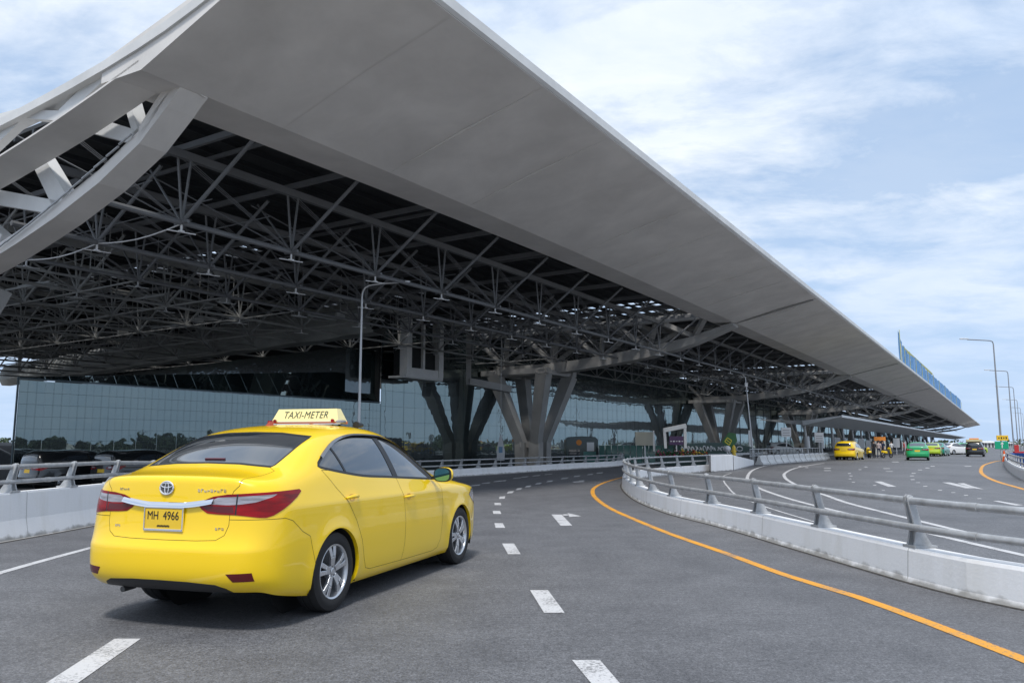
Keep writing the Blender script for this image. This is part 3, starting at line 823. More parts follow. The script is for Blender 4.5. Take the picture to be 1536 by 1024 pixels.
GALV = mat('galvanised_steel', (.44,.45,.46), rough=.45, metal=.35, var=.25, vscale=7, bump=.05)

# ------------------------------------------------------------------ ground sheets
g = MB(); g.poly([(-2500,-1500,-.62),(2500,-1500,-.62),(2500,3500,-.62),(-2500,3500,-.62)]); structure(g.build('ground', CONC))
LOW = -.50      # the inner road by the glass lies a little lower
g = MB(); g.poly([P(-70,10,-CAMH+LOW), P(520,10,-CAMH+LOW), P(520,90,-CAMH+LOW), P(-70,90,-CAMH+LOW)]); structure(g.build('inner_road', mat('inner_road_asphalt', (.07,.07,.075), rough=.8, var=.3, vscale=.6)))

def ribbon(b, pts, w, z=.004, w_end=None):
    pts = [Vector((p.x, p.y, 0)) for p in pts]; rows = []
    for k, p in enumerate(pts):
        d = (pts[min(k+1, len(pts)-1)] - pts[max(k-1, 0)]).normalized(); n = Vector((-d.y, d.x, 0))
        rows.append([p + n*w/2 + UP*z, p - n*w/2 + UP*z])
    b.grid(rows)
def line(pxs, w, material, name, step=.5, z=.004):
    b = MB(); ribbon(b, smooth_path([G(*p) for p in pxs], step), w, z); return structure(b.build(name, material, fix=False))
def dash_quads(name, quads, z=.004):
    b = MB()
    for q in quads: b.poly([G(*p)+UP*z for p in q])
    o = b.build(name, WHITEL, fix=False); return structure(o)

line([(1700,1055),(1536,989),(1399,936),(1286,895),(1180,863),(1087,829),(1004,800),(950,778),(915,762),(895,748),(889,739),(892,731),(908,723),(936,715),(965,709.5)], .115, YELL, 'yellow_edge_line')
line([(-330,960),(-120,898),(0,859),(134,822),(260,790),(420,759)], .105, WHITEL, 'white_lane_line')
# near lane dashes: each quad = one dash
dd = [[(858,990),(900,990),(960,1060),(916,1060)],[(795,885),(822,885),(847,919),(816,919)],[(753,815),(771,815),(781,831),(762,831)],[(741.5,784.5),(754,784.5),(758,791.5),(743.5,791.5)],
 [(739,766),(750,766),(752,770.5),(740,770.5)],[(741.5,754),(751,754),(752,757.5),(742,757.5)],[(749.5,744.5),(758,744),(757,747.5),(748.5,748)],[(763,736.8),(771.5,736.2),(768.5,739.2),(760,739.8)],[(776,732.2),(783.5,731.6),(781,734.2),(773.5,734.8)],
 [(790,728.4),(797.5,727.8),(794.5,730.2),(787,730.8)],[(805,724.4),(813,723.6),(810,725.9),(802,726.5)],[(822,720.8),(830.5,720),(827.5,722.3),(819,722.9)],[(843,716.6),(853,715.6),(850.5,717.8),(841,718.6)],
 [(862,713.4),(871,712.6),(869,714.6),(860,715.3)],[(882,710.8),(890,710.1),(888,711.9),(880,712.5)],[(896,708.6),(905,707.8),(903,709.6),(894,710.2)]]
dash_quads('white_lane_dashes', dd)
dash_quads('white_lane_dash', [[(70,1024),(172,958),(211,958),(116,1024)]] + [[(55,1034),(70,1024),(116,1024),(100,1036)]], z=.0045) if False else dash_quads('white_lane_dash', [[(20,1056),(172,958),(211,958),(72,1056)]])
dash_quads('far_lane_dashes', [[(706,727.8),(721,726.2),(719,727.8),(704,729.2)],[(724,724.2),(736,723),(734,724.4),(722,725.4)],[(742,721.4),(760,719.6),(758,721.2),(740,722.8)],[(771,716.6),(783,715.4),(781,716.8),(769,717.8)],[(783,714.8),(793,714),(791,715.3),(781,716)],[(800,713),(811,712),(809,713.3),(798,714.2)],[(818,711),(829,710),(827,711.2),(816,712.1)]])
dash_quads('turn_arrow', [[(827,771.5),(842.5,771.5),(858.5,788.2),(841,788.2)],[(842.5,771.5),(848,774.5),(853,772.5),(848,769.8)],[(848,769.8),(853,772.5),(856,774.6),(872,774.2),(858,772.4),(849,769.2)]][:1])
dash_quads('turn_arrow', [[(843,771.3),(851,771.0),(853,772.8),(845.5,773.0)],[(851.2,769.2),(872.5,774.0),(854,775.2),(853.2,772.8)]], z=.0042)
dash_quads('turn_arrow', [[(858,722.2),(874,721),(877,722.4),(861,723.4)],[(868,720.6),(876,720.0),(877,721),(870,721.6)]])
# second carriageway beyond the curved parapet
line([(1250,690.5),(1193,692),(1156.5,696.7),(1131,704),(1121,716),(1128,725),(1141,733),(1175,745),(1214,756),(1300,777),(1420,806),(1560,838)], .13, WHITEL, 'white_edge_line', .7)
line([(1236,694.4),(1220,696.7),(1193,702),(1178,709),(1177,715),(1185,722),(1208,733),(1240,743),(1271,754),(1342,772),(1445,797),(1560,822)], .13, WHITEL, 'white_edge_line', .7)
line([(1097,709),(1085,714),(1086,722),(1092,730),(1103,741),(1140,757),(1200,776),(1290,802),(1400,833),(1540,868)], .055, WHITEL, 'thin_white_line', .7)
line([(1640,762),(1536,733.5),(1492,720.6),(1474,711),(1471.5,704),(1475,698),(1482,695),(1494,691.6),(1508,689.8)], .16, YELL, 'yellow_edge_line', .7)
def small_dashes(name, pts, w=3.6, h=1.1):
    w *= .8; h *= .72
    dash_quads(name, [[(x-w,y-h*.5),(x+w*.7,y-h*.6),(x+w,y+h*.5),(x-w*.7,y+h*.6)] for x, y in pts])
small_dashes('far_lane_dashes', [(1274,709.7),(1276.5,713.5),(1275,718),(1280,723),(1290,704),(1299,700),(1312,727.5),(1325,735),(1200,699),(1210,701)], 3.2, 1.0)
small_dashes('far_lane_dashes', [(1370.5,709.5),(1368,713.5),(1369,719),(1377,723.5),(1388,729),(1410,735),(1430,738.5),(1449,742.5),(1469,747.5),(1380,704.5),(1391,701.5),(1399,699)], 4.4, 1.1)
small_dashes('far_lane_dashes', [(1241,702),(1241,705.5),(1330,702.5),(1334,706.8),(1343,692.5),(1452,699)], 7.5, .9)
dash_quads('white_lane_dash', [[(1311,721.8),(1322,721.8),(1345,729.6),(1332,729.6)]])
dash_quads('white_lane_dash', [[(1489,751),(1498,751),(1536,757.5),(1524,758)]])
dash_quads('turn_arrow', [[(1413,723.2),(1425,723.2),(1462,731.8),(1448,732)]])
dash_quads('turn_arrow', [[(1436,724.6),(1446,724.4),(1457,728.4),(1476,733.8),(1462.5,732.0),(1450,728.6)]], z=.0042)
# repaired strip beside the parapet and hairline joints in the asphalt
PATCH = mat('older_asphalt', (.085,.085,.088), rough=.85, var=.35, vscale=9, bump=.3, bscale=90)
# ------------------------------------------------------------------ parapets with railings
def sweep(path, prof, hs=None):
    """prof: list of (offset to the left of travel, height factor or absolute height)"""
    rows = []
    for k, p in enumerate(path):
        d = (path[min(k+1, len(path)-1)] - path[max(k-1, 0)]).normalized(); n = Vector((-d.y, d.x, 0)); h = hs[k] if hs else 1
        rows.append([Vector((p.x, p.y, 0)) + n*o + UP*(z*h) for o, z in prof])
    b = MB(); b.grid(rows); b.poly(rows[0][::-1]); b.poly(rows[-1]); return b
def lerp_list(n, vals):
    out = []
    for k in range(n):
        t = k/(n-1)*(len(vals)-1); i = min(len(vals)-2, int(t)); out.append(vals[i]+(vals[i+1]-vals[i])*(t-i))
    return out
def fin_post(base, d, nrm, hgt, lean, wide=.22):
    """flared cast post: two tapering cheeks leaning towards the road, rounded head; d along the rail, nrm to the road"""
    b = MB(); d = d.normalized(); prof = []
    ctrl = [(-wide*.50,0),(-wide*.34,.10),(-wide*.10,.30),(.015,.62),(.05,.90),(.060,1.0),(.10,1.03),(.125,.98),(.120,.88),(.095,.62),(.07,.34),(.09,.12),(wide*.50,0)]
    ctrl = smooth_path([Vector((a, c*hgt, 0)) for a, c in ctrl], .06)
    for sg in (-1,1):
        pts = [base + nrm*(c.x*lean) + UP*c.y + d*sg*.035*(1.6-c.y/hgt) - d*.012 for c in ctrl]
        b.prism(pts, d*.024)
    b.box(base + UP*.012, (.24,.20,.024), (nrm, d, UP)); b.beam(base+UP*.02, base+nrm*.04*lean+UP*hgt*.55, .07,.09, up=d, w2=.04, h2=.05)
    return b
def railing(path, tops, nrmsign, name, label, group, post_gap, rails, hgt, tube_r, off, detail=True, start=.4):
    t = thing(name, label, 'railing', (path[0].x, path[0].y, tops[0]), 0, group)
    # arc length positions
    ds = [0]
    for a, c in zip(path, path[1:]): ds.append(ds[-1] + (c-a).length)
    def at(s):
        for k in range(len(ds)-1):
            if ds[k+1] >= s:
                f = (s-ds[k])/max(1e-6, ds[k+1]-ds[k]); p = path[k].lerp(path[k+1], f); h = tops[k]+(tops[k+1]-tops[k])*f
                return Vector((p.x, p.y, h)), (path[k+1]-path[k]).normalized()
        return Vector((path[-1].x, path[-1].y, tops[-1])), (path[-1]-path[-2]).normalized()
    s = start
    while s < ds[-1]:
        p, d = at(s); n = Vector((-d.y, d.x, 0))*nrmsign
        if detail: o = fin_post(p + n*off, d, n, hgt, 1.0).build('post', GALV, t, bevel=.004 if s < 14 and detail else 0)
        else: MB().beam(p+n*off, p+n*off+UP*hgt, .07,.10, up=d, w2=.05, h2=.06).build('post', GALV, t)
        s += post_gap
    for (rh, ro) in rails:
        pts = []; s = 0
        while s <= ds[-1]:
            p, d = at(s); n = Vector((-d.y, d.x, 0))*nrmsign; pts.append(p + n*(off+ro) + UP*rh); s += .4
        b = MB(); b.path(pts, tube_r, 10 if detail else 6)
        if detail:      # sleeves where two lengths of tube meet
            s = start + post_gap*.55
            while s < min(ds[-1]-.2, 30):
                p, d = at(s); n = Vector((-d.y, d.x, 0))*nrmsign; c = p + n*(off+ro) + UP*rh; b.tube(c-d*.05, c+d*.05, tube_r*1.13, 10); s += post_gap*2
        b.build('rail', GALV, t, smooth=True)
    return t
# right: the curved parapet round the nose. Path = face towards our lane, travelling away
rp = smooth_path([Vector((p[0], p[1], 0)) for p in ((6.6,1.5),(5.2,4.4))] + [G(1536,914),G(1399,883),G(1286,851),G(1180,820),G(1110,799),G(1067,787),G(997,768.6),G(950,748.5),G(932.5,731),G(937,722),G(956,716.5),G(1000,711.5),G(1067,706)], .35)
def joints(path, prof, gap, hs=None, w=.009):
    """thin dark movement joints across a parapet, 2 mm proud"""
    b = MB(); acc = 0
    for k in range(1, len(path)-1):
        acc += (path[k]-path[k-1]).length
        if acc >= gap:
            acc = 0; p = path[k]; d = (path[k+1]-path[k-1]).normalized(); nn = Vector((-d.y, d.x, 0)); h = hs[k] if hs else 1
            up = [p + nn*o + UP*(z*h) for o, z in prof]; c = sum(up, Vector())/len(up)
            for a, e in zip(up, up[1:]):
                nr = (e-a).cross(d).normalized(); m = (a+e)/2
                if nr.dot(m-c) < 0: nr = -nr
                b.poly([a+nr*.002-d*w/2, e+nr*.002-d*w/2, e+nr*.002+d*w/2, a+nr*.002+d*w/2])
    return b
JOINT = mat('joint_sealant', (.38,.38,.37), rough=.9)
prof = [(0,0),(-.022,.05),(-.040,.30),(-.055,.33),(-.26,.33),(-.28,.31),(-.30,0)]
o = tag(sweep(rp, prof).build('concrete_parapet', PARA), 'low white painted concrete parapet curving round the island right of the taxi lane', 'parapet')
joints(rp, prof, 3.3).build('joint', JOINT, o, fix=False)
railing(rp, [.33]*len(rp), 1, 'metal_railing', 'grey two-tube steel railing on flared posts on the curving white parapet right of the lane', None, 1.95, [(.20,.11),(.455,.085)], .50, .036, -.17, start=1.2)
rails_obj = None
# foot of the parapet: gritty gutter line
DIRT = mat('gutter_grit', (.055,.05,.045), rough=.95, var=.6, vscale=20)
b = MB(); ribbon(b, [p for p in rp], .09, .004); structure(b.build('gutter_dirt', DIRT, fix=False))
# left: parapet along the far side of the lane
lp = smooth_path([Vector((-7.9,2,0)), Vector((-7.45,6,0)), G(0,814), G(138,789), Vector((-6.85,17,0)), Vector((-5.9,22.5,0)), G(600,721), G(671,716.2), G(765,710), G(853,704), G(935,698), P(62,27.2,-CAMH), P(80,26.4,-CAMH), P(110,26.2,-CAMH)], .4)
def lh(p):
    y = p.y
    return .66 if y < 14 else (.66 - .34*min(1, (y-14)/14))
lhs = [lh(p) for p in lp]
g = MB(); left = [p + Vector((-.2,.05,0)) for p in lp]; pts = [Vector((-9,-70,0))] + left + [P(520,26,-CAMH), P(520,-26,-CAMH), P(-70,-26,-CAMH)]
cpt = None; me_ = []
fan = []
for a_, c_ in zip(left, left[1:]): fan.append((a_, c_))
rt = lambda p: Vector((p.x, p.y, 0)) + Vector((-NX, -NY, 0))*((p.x*NX+p.y*NY)+26)
for a_, c_ in fan: g.poly([a_, c_, rt(c_), rt(a_)])
g.poly([Vector((-9,-70,0)), left[0], rt(left[0]), rt(Vector((-9,-70,0)))]); g.poly([left[-1], P(520,26.2,-CAMH), P(520,-26,-CAMH), rt(left[-1])])
structure(g.build('road', ASPH))
b = MB(); b.prism([P(-70,-26,-CAMH-.3), P(520,-26,-CAMH-.3), P(520,-26,-CAMH+.0), P(-70,-26,-CAMH+.0)], NV*-.3); structure(b.build('road_edge', CONC))
prof2 = [(0,0),(.02,.02),(.075,.42),(.09,.97),(.10,1.0),(.30,1.0),(.32,.97),(.34,0),(.34,-1.6)]
o = tag(sweep(lp, prof2, lhs).build('concrete_parapet', PARA), 'long pale concrete parapet on the left, running from behind the taxi to the terminal', 'parapet')
joints(lp, prof2, 3.0, lhs).build('joint', JOINT, o, fix=False)
railing(lp, lhs, -1, 'metal_railing', 'grey two-tube railing along the long parapet on the left behind the taxi', None, 1.42, [(.15,.07),(.36,.05)], .40, .033, -.20, start=.9)
b = MB(); ribbon(b, lp, .10, .004); structure(b.build('gutter_dirt', DIRT, fix=False))
# right edge parapet far off
qp = smooth_path([G(1620,748), G(1580,735), G(1536,721.5), G(1518,712), G(1508,702), G(1506,695.5), G(1509,691), G(1520,687)], .7)
prof3 = [(0,0),(-.02,.05),(-.05,.36),(-.08,.42),(-.30,.42),(-.34,0)]
tag(sweep(qp, prof3).build('concrete_parapet', PARA), 'curved white parapet at the right edge of the far carriageway', 'parapet')
railing(qp, [.42]*len(qp), 1, 'metal_railing', 'grey railing on the curved white parapet at the far right edge', None, 1.8, [(.18,.05),(.40,.03)], .44, .035, -.18, detail=False)
# ------------------------------------------------------------------ the terminal
SOFF = mat('canopy_panel_grey', (.70,.675,.645), rough=.62, var=.13, vscale=.5, bump=.05, bscale=3, stretch=(1,1,1), detail=10, dist=.25)
EDGE = mat('canopy_edge_white', (.66,.66,.65), rough=.5, var=.12, vscale=.8)
STEEL = mat('painted_steel_grey', (.165,.170,.178), rough=.5, var=.12, vscale=1.2)
PYL = mat('pylon_grey_paint', (.40,.395,.385), rough=.6, var=.15, vscale=.7)
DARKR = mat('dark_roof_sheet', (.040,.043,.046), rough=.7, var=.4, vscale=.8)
LOUV = mat('louvre_dark_metal', (.035,.038,.042), rough=.5, metal=.3)
LIGHTB = mat('fitting_white', (.72,.72,.72), rough=.4)
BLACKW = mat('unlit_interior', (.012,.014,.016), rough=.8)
MEMB = mat('pale_membrane', (.30,.31,.30), rough=.8, var=.35, vscale=.35, bump=.6, bscale=1.2)
def glassmat(name, tint, refl, wob):
    m = bpy.data.materials.new(name); m.use_nodes = True; nt = m.node_tree
    out = nt.nodes['Material Output']; b = nt.nodes['Principled BSDF']
    b.inputs['Base Color'].default_value = (.012,.020,.022,1); b.inputs['Roughness'].default_value = .25
    gl = nd(nt, 'ShaderNodeBsdfGlossy'); gl.inputs['Color'].default_value = (*tint, 1); gl.inputs['Roughness'].default_value = .015
    mx = nd(nt, 'ShaderNodeMixShader'); lw = nd(nt, 'ShaderNodeFresnel'); lw.inputs['IOR'].default_value = 1.7
    a = nd(nt, 'ShaderNodeMath'); a.operation = 'MULTIPLY_ADD'; a.inputs[1].default_value = 1.0; a.inputs[2].default_value = refl; a.use_clamp = True
    nt.links.new(lw.outputs[0], a.inputs[0]); nt.links.new(a.outputs[0], mx.inputs[0]); nt.links.new(b.outputs[0], mx.inputs[1]); nt.links.new(gl.outputs[0], mx.inputs[2]); nt.links.new(mx.outputs[0], out.inputs['Surface'])
    tc = nd(nt, 'ShaderNodeTexCoord'); n = nd(nt, 'ShaderNodeTexNoise'); n.inputs['Scale'].default_value = .9; n.inputs['Detail'].default_value = 2
    nt.links.new(tc.outputs['Object'], n.inputs['Vector']); bp = nd(nt, 'ShaderNodeBump'); bp.inputs['Strength'].default_value = wob; bp.inputs['Distance'].default_value = .05
    nt.links.new(n.outputs['Fac'], bp.inputs['Height']); nt.links.new(bp.outputs[0], gl.inputs['Normal']); return m
TGLASS = glassmat('terminal_mirror_glass', (.56,.68,.66), .20, .12)
MULL = mat('glazing_bar', (.09,.12,.135), rough=.5, metal=.4)

STEEL2 = mat('haze_lit_steel_grey', (.30,.305,.30), rough=.55, var=.2, vscale=1.0)  # lighter copy of the girder steel paints in hazy light deep under the roof
SJ = [11.27, 54.7, 104, 153, 202, 251, 300, 349, 398, 447]
NG = 35.6; SEND = 470.
term = thing('airport_terminal', 'vast airport terminal roof on trusses with a mirrored glass wall under it', 'terminal building', P(54.7, 32, -CAMH))
def part(b, name, m, smooth=False, label=None, par=term, **k):
    o3 = par if par is term else term
    o = b.build(name, m, term, smooth=smooth, **k)
    if par is not term: o.parent = par
    if label: o['label'] = label
    return o
def sweep_s(prof, s0, s1):
    b = MB(); b.prism([P(s0, n_, z_) for n_, z_ in prof], TV*(s1-s0)); return b
# fascia panels, one per bay with a joint between
fprof = [(10.0,9.62),(15.4,8.40),(16.9,8.46),(16.9,9.55),(10.15,9.95),(10.0,9.86)]
ss = [9.5] + SJ[1:] + [SEND]
def fz(s): return 8.42 - .36*math.exp(-(s-9.5)/14)
def fascia(a, b_, dd=0.):
    b = MB(); rows = []; m = 10 if a < 60 else 1
    for k in range(m+1):
        s = a + (b_-a)*k/m; z2 = fz(s)
        near = max(0., 1-(s-9.5)/1.0) if a < 10 else 0.
        t0 = 9.95*(1-near) + 9.9*near; t2 = 9.5*(1-near) + 8.66*near
        pr = [(10.0+dd,9.64+dd),(12.7,(9.64+z2)/2+.06+dd),(15.4,z2+dd),(16.9-dd,z2+.06+dd),(16.9-dd,t2-dd),(10.2,t0-dd),(10.0+dd,9.84)]
        rows.append([P(s, x, z) for x, z in pr+pr[:1]])
    b.grid(rows); b.poly(rows[0][:-1][::-1]); b.poly(rows[-1][:-1]); return b
for a, b_ in zip(ss, ss[1:]): part(fascia(a+(.05 if a > 10 else 0), b_-.05), 'fascia_panel', SOFF)
for sj in SJ[1:]: part(fascia(sj-.051, sj+.051, .05), 'fascia_joint', DARKR)
JS = mat('cover_strip_grey', (.30,.295,.285), rough=.6)
for sj in SJ[1:4]:
    b = MB(); b.beam(P(sj-.13, 10.2, 9.55-.012), P(sj-.13, 15.45, fz(sj)-.03), .22, .05); part(b, 'cover_strip', JS)
SEAM = mat('panel_seam_grey', (.61,.59,.565), rough=.7)
rs_ = random.Random(4); s = 13.5; b = MB()
while s < 160:
    if min(abs(s-x) for x in SJ) > .8:
        w_ = .010 if s > 20 else .014; z2 = fz(s); b.poly([P(s, 10.05, 9.60), P(s, 12.7, (9.64+z2)/2+.06-.008), P(s, 15.38, z2-.004), P(s+w_, 15.38, z2-.004), P(s+w_, 12.7, (9.64+z2)/2+.06-.008), P(s+w_, 10.05, 9.60)])
    s += 4.2
part(b, 'panel_seams', SEAM, fix=False)
part(sweep_s([(9.90,9.72),(9.985,9.66),(9.985,9.99),(9.90,9.97)], 9.5, SEND), 'gutter_edge', EDGE)
# upturned flashing on top, seen as a thin pale line
# roof sheets with slatted openings beside every big truss
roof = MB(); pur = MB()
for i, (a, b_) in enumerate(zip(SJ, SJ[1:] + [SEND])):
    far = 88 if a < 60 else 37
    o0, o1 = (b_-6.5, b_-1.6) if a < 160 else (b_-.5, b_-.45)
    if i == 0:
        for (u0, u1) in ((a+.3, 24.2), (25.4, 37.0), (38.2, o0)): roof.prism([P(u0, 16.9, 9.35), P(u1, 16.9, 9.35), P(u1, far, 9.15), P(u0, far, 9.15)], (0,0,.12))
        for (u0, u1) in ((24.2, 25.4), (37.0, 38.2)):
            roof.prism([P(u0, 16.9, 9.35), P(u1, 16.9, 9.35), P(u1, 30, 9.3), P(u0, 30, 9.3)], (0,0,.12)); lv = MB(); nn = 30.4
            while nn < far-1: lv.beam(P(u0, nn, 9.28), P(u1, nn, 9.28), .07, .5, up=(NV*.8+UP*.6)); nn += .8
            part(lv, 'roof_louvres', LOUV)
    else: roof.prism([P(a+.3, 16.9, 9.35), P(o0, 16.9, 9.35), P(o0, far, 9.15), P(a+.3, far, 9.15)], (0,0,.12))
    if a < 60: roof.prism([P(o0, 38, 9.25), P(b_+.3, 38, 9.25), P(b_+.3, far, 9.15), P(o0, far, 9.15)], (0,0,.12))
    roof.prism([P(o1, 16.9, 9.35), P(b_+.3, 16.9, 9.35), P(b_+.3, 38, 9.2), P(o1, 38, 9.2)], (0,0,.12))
    if a < 160:
        lv = MB(); nn = 17.4
        while nn < 37.6:
            lv.beam(P(o0, nn, 9.3), P(o1, nn+random.uniform(-.05,.05), 9.3), .07, .34 if random.random() < .65 else .60, up=(NV*.8+UP*.6))
            nn += .72
        for q in range(5): lv.beam(P(o0+q*1.2, 16.9, 9.18), P(o0+q*1.2, 37.5, 9.1), .14, .10)
        part(lv, 'roof_louvres', LOUV)
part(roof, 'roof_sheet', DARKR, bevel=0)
for s0, s1, n1, step in ((11.4,58,88,1.05),(58,160,37,1.6)):
    nn = 17.4
    while nn < n1:
        pur.beam(P(s0, nn, 9.12-.0*nn), P(s1, nn, 9.12), .10, .16); nn += step
part(pur, 'purlins', LOUV)
# transverse roof beams
b = MB(); s = 13.9
k = 0
while s < 160:
    b.beam(P(s, 16.9, 8.72), P(s, 86 if s < 60 else 37, 8.62), .12, .18)
    if s < 60:
        for q in (-1.0, 1.0): b.tube(P(s+q, 20, 7.4), P(s+q, 84, 7.1), .022, 4, cap=False)
    if k % 2 == 0 and s < 60: b.beam(P(s+1.4, 16.9, 8.95), P(s+1.4, 86, 8.9), .08,.12)
    s += 4.2; k += 1
part(b, 'cross_beams', STEEL)
# long lattice girders: tube at the bottom, box chord on top, struts between
rnd = random.Random(3)
for k, nn in enumerate([20.0 + 4.3*i for i in range(14)]):
    s1 = 460 if k < 4 else 57
    z0, z1 = 6.42, 8.45
    if k >= 4: z0 = 6.42 - .03*(k-3)
    n_side = 8 if k < 3 else 5
    tb = MB(); tb.tube(P(11.3, nn, z0), P(s1, nn, z0), .088 if k < 2 else .068, n_side)
    tb.beam(P(11.3, nn, z1), P(s1, nn, z1), .18, .24)
    s = 13.9; j = 0
    while s < min(s1, 170):
        a = P(s, nn, z0)
        tb.tube(a, P(s-.20, nn+.06, z1-.1), .042, 5); tb.tube(a, P(s+.16, nn-.06, z1-.1), .042, 5)
        tb.tube(a, P(s+.3, nn-2.7, 8.55), .062, 6); tb.tube(a, P(s+.3, nn+2.15, 8.5), .038, 5)
        if s < 62 and k < 9:
            for q in (-.10, 0, .10): tb.tube(P(s-4.2, nn+q, z1-.1), P(s-.1, nn+q*.5, z0+.05), .013, 4, cap=False)
            if k < 5: tb.tube(P(s-4.2, nn+2.15, 8.4), a, .022, 4, cap=False)
        if s < 62: tb.tube(P(s, nn-.30, z0-.02) + UP*.02, P(s, nn+.30, z0), .06, 5)
        s += 4.2; j += 1
    part(tb, 'lattice_girder', STEEL if k < 3 else STEEL2, smooth=True)
# cross tubes linking the girders' lower nodes further in: dense web seen under the roof
web = MB()
for j in range(11):
    s = 13.9 + 4.2*j
    web.tube(P(s, 28.6, 6.4), P(s, 76, 6.0), .04, 5)
    for k in range(3, 13):
        nn = 20 + 4.3*k
        if rnd.random() < .8: web.tube(P(s, nn, 6.3), P(s+4.2, nn+4.3, 6.25), .03, 4)
        if rnd.random() < .5: web.tube(P(s, nn+4.3, 6.3), P(s+4.2, nn, 6.25), .025, 4)
part(web, 'wind_bracing', STEEL2)
cw = MB(); pts = []
for j in range(5):
    n0 = 20 + 4.3*j
    for q in range(6): pts.append(P(13.9, n0+4.3*q/6, 6.38 - .16*math.sin(PI*q/6)))
cw.path(pts, .022, 5); part(cw, 'cable', LIGHTB)
# sprinkler and cable trays hung between: small untidy stuff that the underside shows
hang = MB()
for q in range(150):
    s = rnd.uniform(13, 44); nn = rnd.uniform(27, 74); z = rnd.uniform(6.5, 8.2); L = rnd.uniform(.8, 3.6)
    d = TV if rnd.random() < .5 else NV
    hang.beam(P(s, nn, z), P(s, nn, z)+d*L, .06, .09)
    if q % 2 == 0: hang.tube(P(s, nn, z), P(s, nn, 8.9), .02, 4); hang.tube(P(s, nn, z)+d*.5, P(s, nn, 8.9)+d*.5, .02, 4)
    if q % 4 == 0: hang.box(P(s, nn, z-.2), (.6,.12,.25), (d, UP.cross(d), UP))
stuff(part(hang, 'cable_trays', STEEL2))
# lights on the nodes
cnt = 0
for k, nn in enumerate((20.0, 24.3, 28.6, 32.9)):
    s = 13.9
    while s < (150 if k < 2 else 60):
        c = P(s, nn, 6.42)
        b = MB(); b.tube(c, c-UP*.26, .035, 6); b.box(c-UP*.27, (.16,.10,.05), (TV, NV, UP)); b.beam(c-UP*.29-TV*.40+NV*.12, c-UP*.29+TV*.40-NV*.12, .045, .028)
        part(b, 'light_fitting', LIGHTB if k < 2 else GALV, bevel=0); s += 4.2; cnt += 1
# big trusses
def chord(pts, s, w, h, b=None, ds=0):
    b = b or MB(); pts = smooth_path([Vector((n_, z_, 0)) for n_, z_ in pts], 1.2); rows = []
    for k, p in enumerate(pts):
        d = (pts[min(k+1, len(pts)-1)] - pts[max(k-1, 0)]).normalized(); nr = Vector((-d.y, d.x, 0))
        hh = h[k*(len(h))//len(pts)] if isinstance(h, list) else h
        a = p + nr*hh/2; c = p - nr*hh/2
        rows.append([P(s-w/2, a.x, a.y), P(s+w/2, a.x, a.y), P(s+w/2, c.x, c.y), P(s-w/2, c.x, c.y), P(s-w/2, a.x, a.y)])
    b.grid(rows); b.poly(rows[0][:4]); b.poly(rows[-1][:4]); return b
def flat_chord(pts, s0, s1, h, ext=None):
    """box chord given by its underside"""
    b = MB(); pts = smooth_path([Vector((n_, z_, 0)) for n_, z_ in pts], 1.0); rows = []
    for p in pts:
        rows.append([P(s0, p.x, p.y+h), P(s1, p.x, p.y+h), P(s1, p.x, p.y), P(s0, p.x, p.y), P(s0, p.x, p.y+h)])
    b.grid(rows); b.poly(rows[0][:4]); b.poly(rows[-1][:4]); return b
first = part(flat_chord([(15.42,8.10),(15.9,7.72),(16.9,7.04),(18.5,6.36),(20.4,5.78),(24.6,4.88),(29,4.5),(36,4.5),(48,5.2),(60,6.2)], 10.5, 11.22, .34), 'big_truss', SOFF, label='nearest boxed roof truss at the open end of the canopy')
part(MB().prism([P(9.52,15.4,8.30), P(11.2,15.4,8.06), P(11.2,16.9,7.04), P(10.5,16.95,7.10), P(10.5,15.8,8.1), P(9.52,15.9,8.20)], UP*.36), 'gusset', SOFF, par=first)
part(flat_chord([(15.5,8.27),(17.2,7.93),(18.8,7.64),(21.3,7.27),(23.4,7.0),(28,6.5),(36,6.2),(48,6.5),(60,7.6)], 9.5, 10.46, .05), 'middle_chord', SOFF, par=first)
b = MB(); rows = []
for p in smooth_path([Vector((n_, z_, 0)) for n_, z_ in ((10.0,9.98),(13.5,9.12),(15.5,8.76),(18.0,8.50),(21.4,8.28),(26,8.1),(34,8.1),(50,8.5),(70,9),(88,9.1))], 1.0):
    rows.append([P(9.44, p.x, p.y), P(9.9, p.x, p.y), P(9.9, p.x, p.y-.22), P(9.44, p.x, p.y-.22), P(9.44, p.x, p.y)])
b.grid(rows); b.poly(rows[0][:4]); b.poly(rows[-1][:4]); part(b, 'gable_edge', EDGE, par=first)
# small lifting eyes along the gable edge
for k in range(14):
    n_ = 12.4 + k*1.1; z_ = (9.98-.246*(n_-10)) if n_ < 13.5 else (9.12-.175*(n_-13.5) if n_ < 15.5 else (8.76-.10*(n_-15.5) if n_ < 18 else 8.51-.068*(n_-18)))
    c = P(9.6, n_, z_-.02); part(MB().path([c, c+UP*.08, c+UP*.11+NV*.08, c+UP*.08+NV*.16, c+NV*.16], .014, 5), 'lifting_eye', GALV, par=first)
def brace(p, q, s, w, h, w2=None):
    a, c = PS(*p, s), PS(*q, s); b = MB(); b.beam(a, c, w, h, up=TV, w2=w2); part(b, 'brace', EDGE, par=first)
for p, q, w, w2 in (((132,186),(208,208),.42,.34),((198,150),(212,200),.24,.20),((60,232),(100,306),.46,.60),((-40,290),(96,314),.46,.36),((-30,330),(8,366),.4,.5)): brace(p, q, 10.7, w, .34, w2)
for p, q, w in (((176,100),(96,176),.34),((30,172),(96,176),.24),((36,176),(-16,226),.34),((-40,190),(30,172),.2)): brace(p, q, 9.72, w, .22)
b = MB()
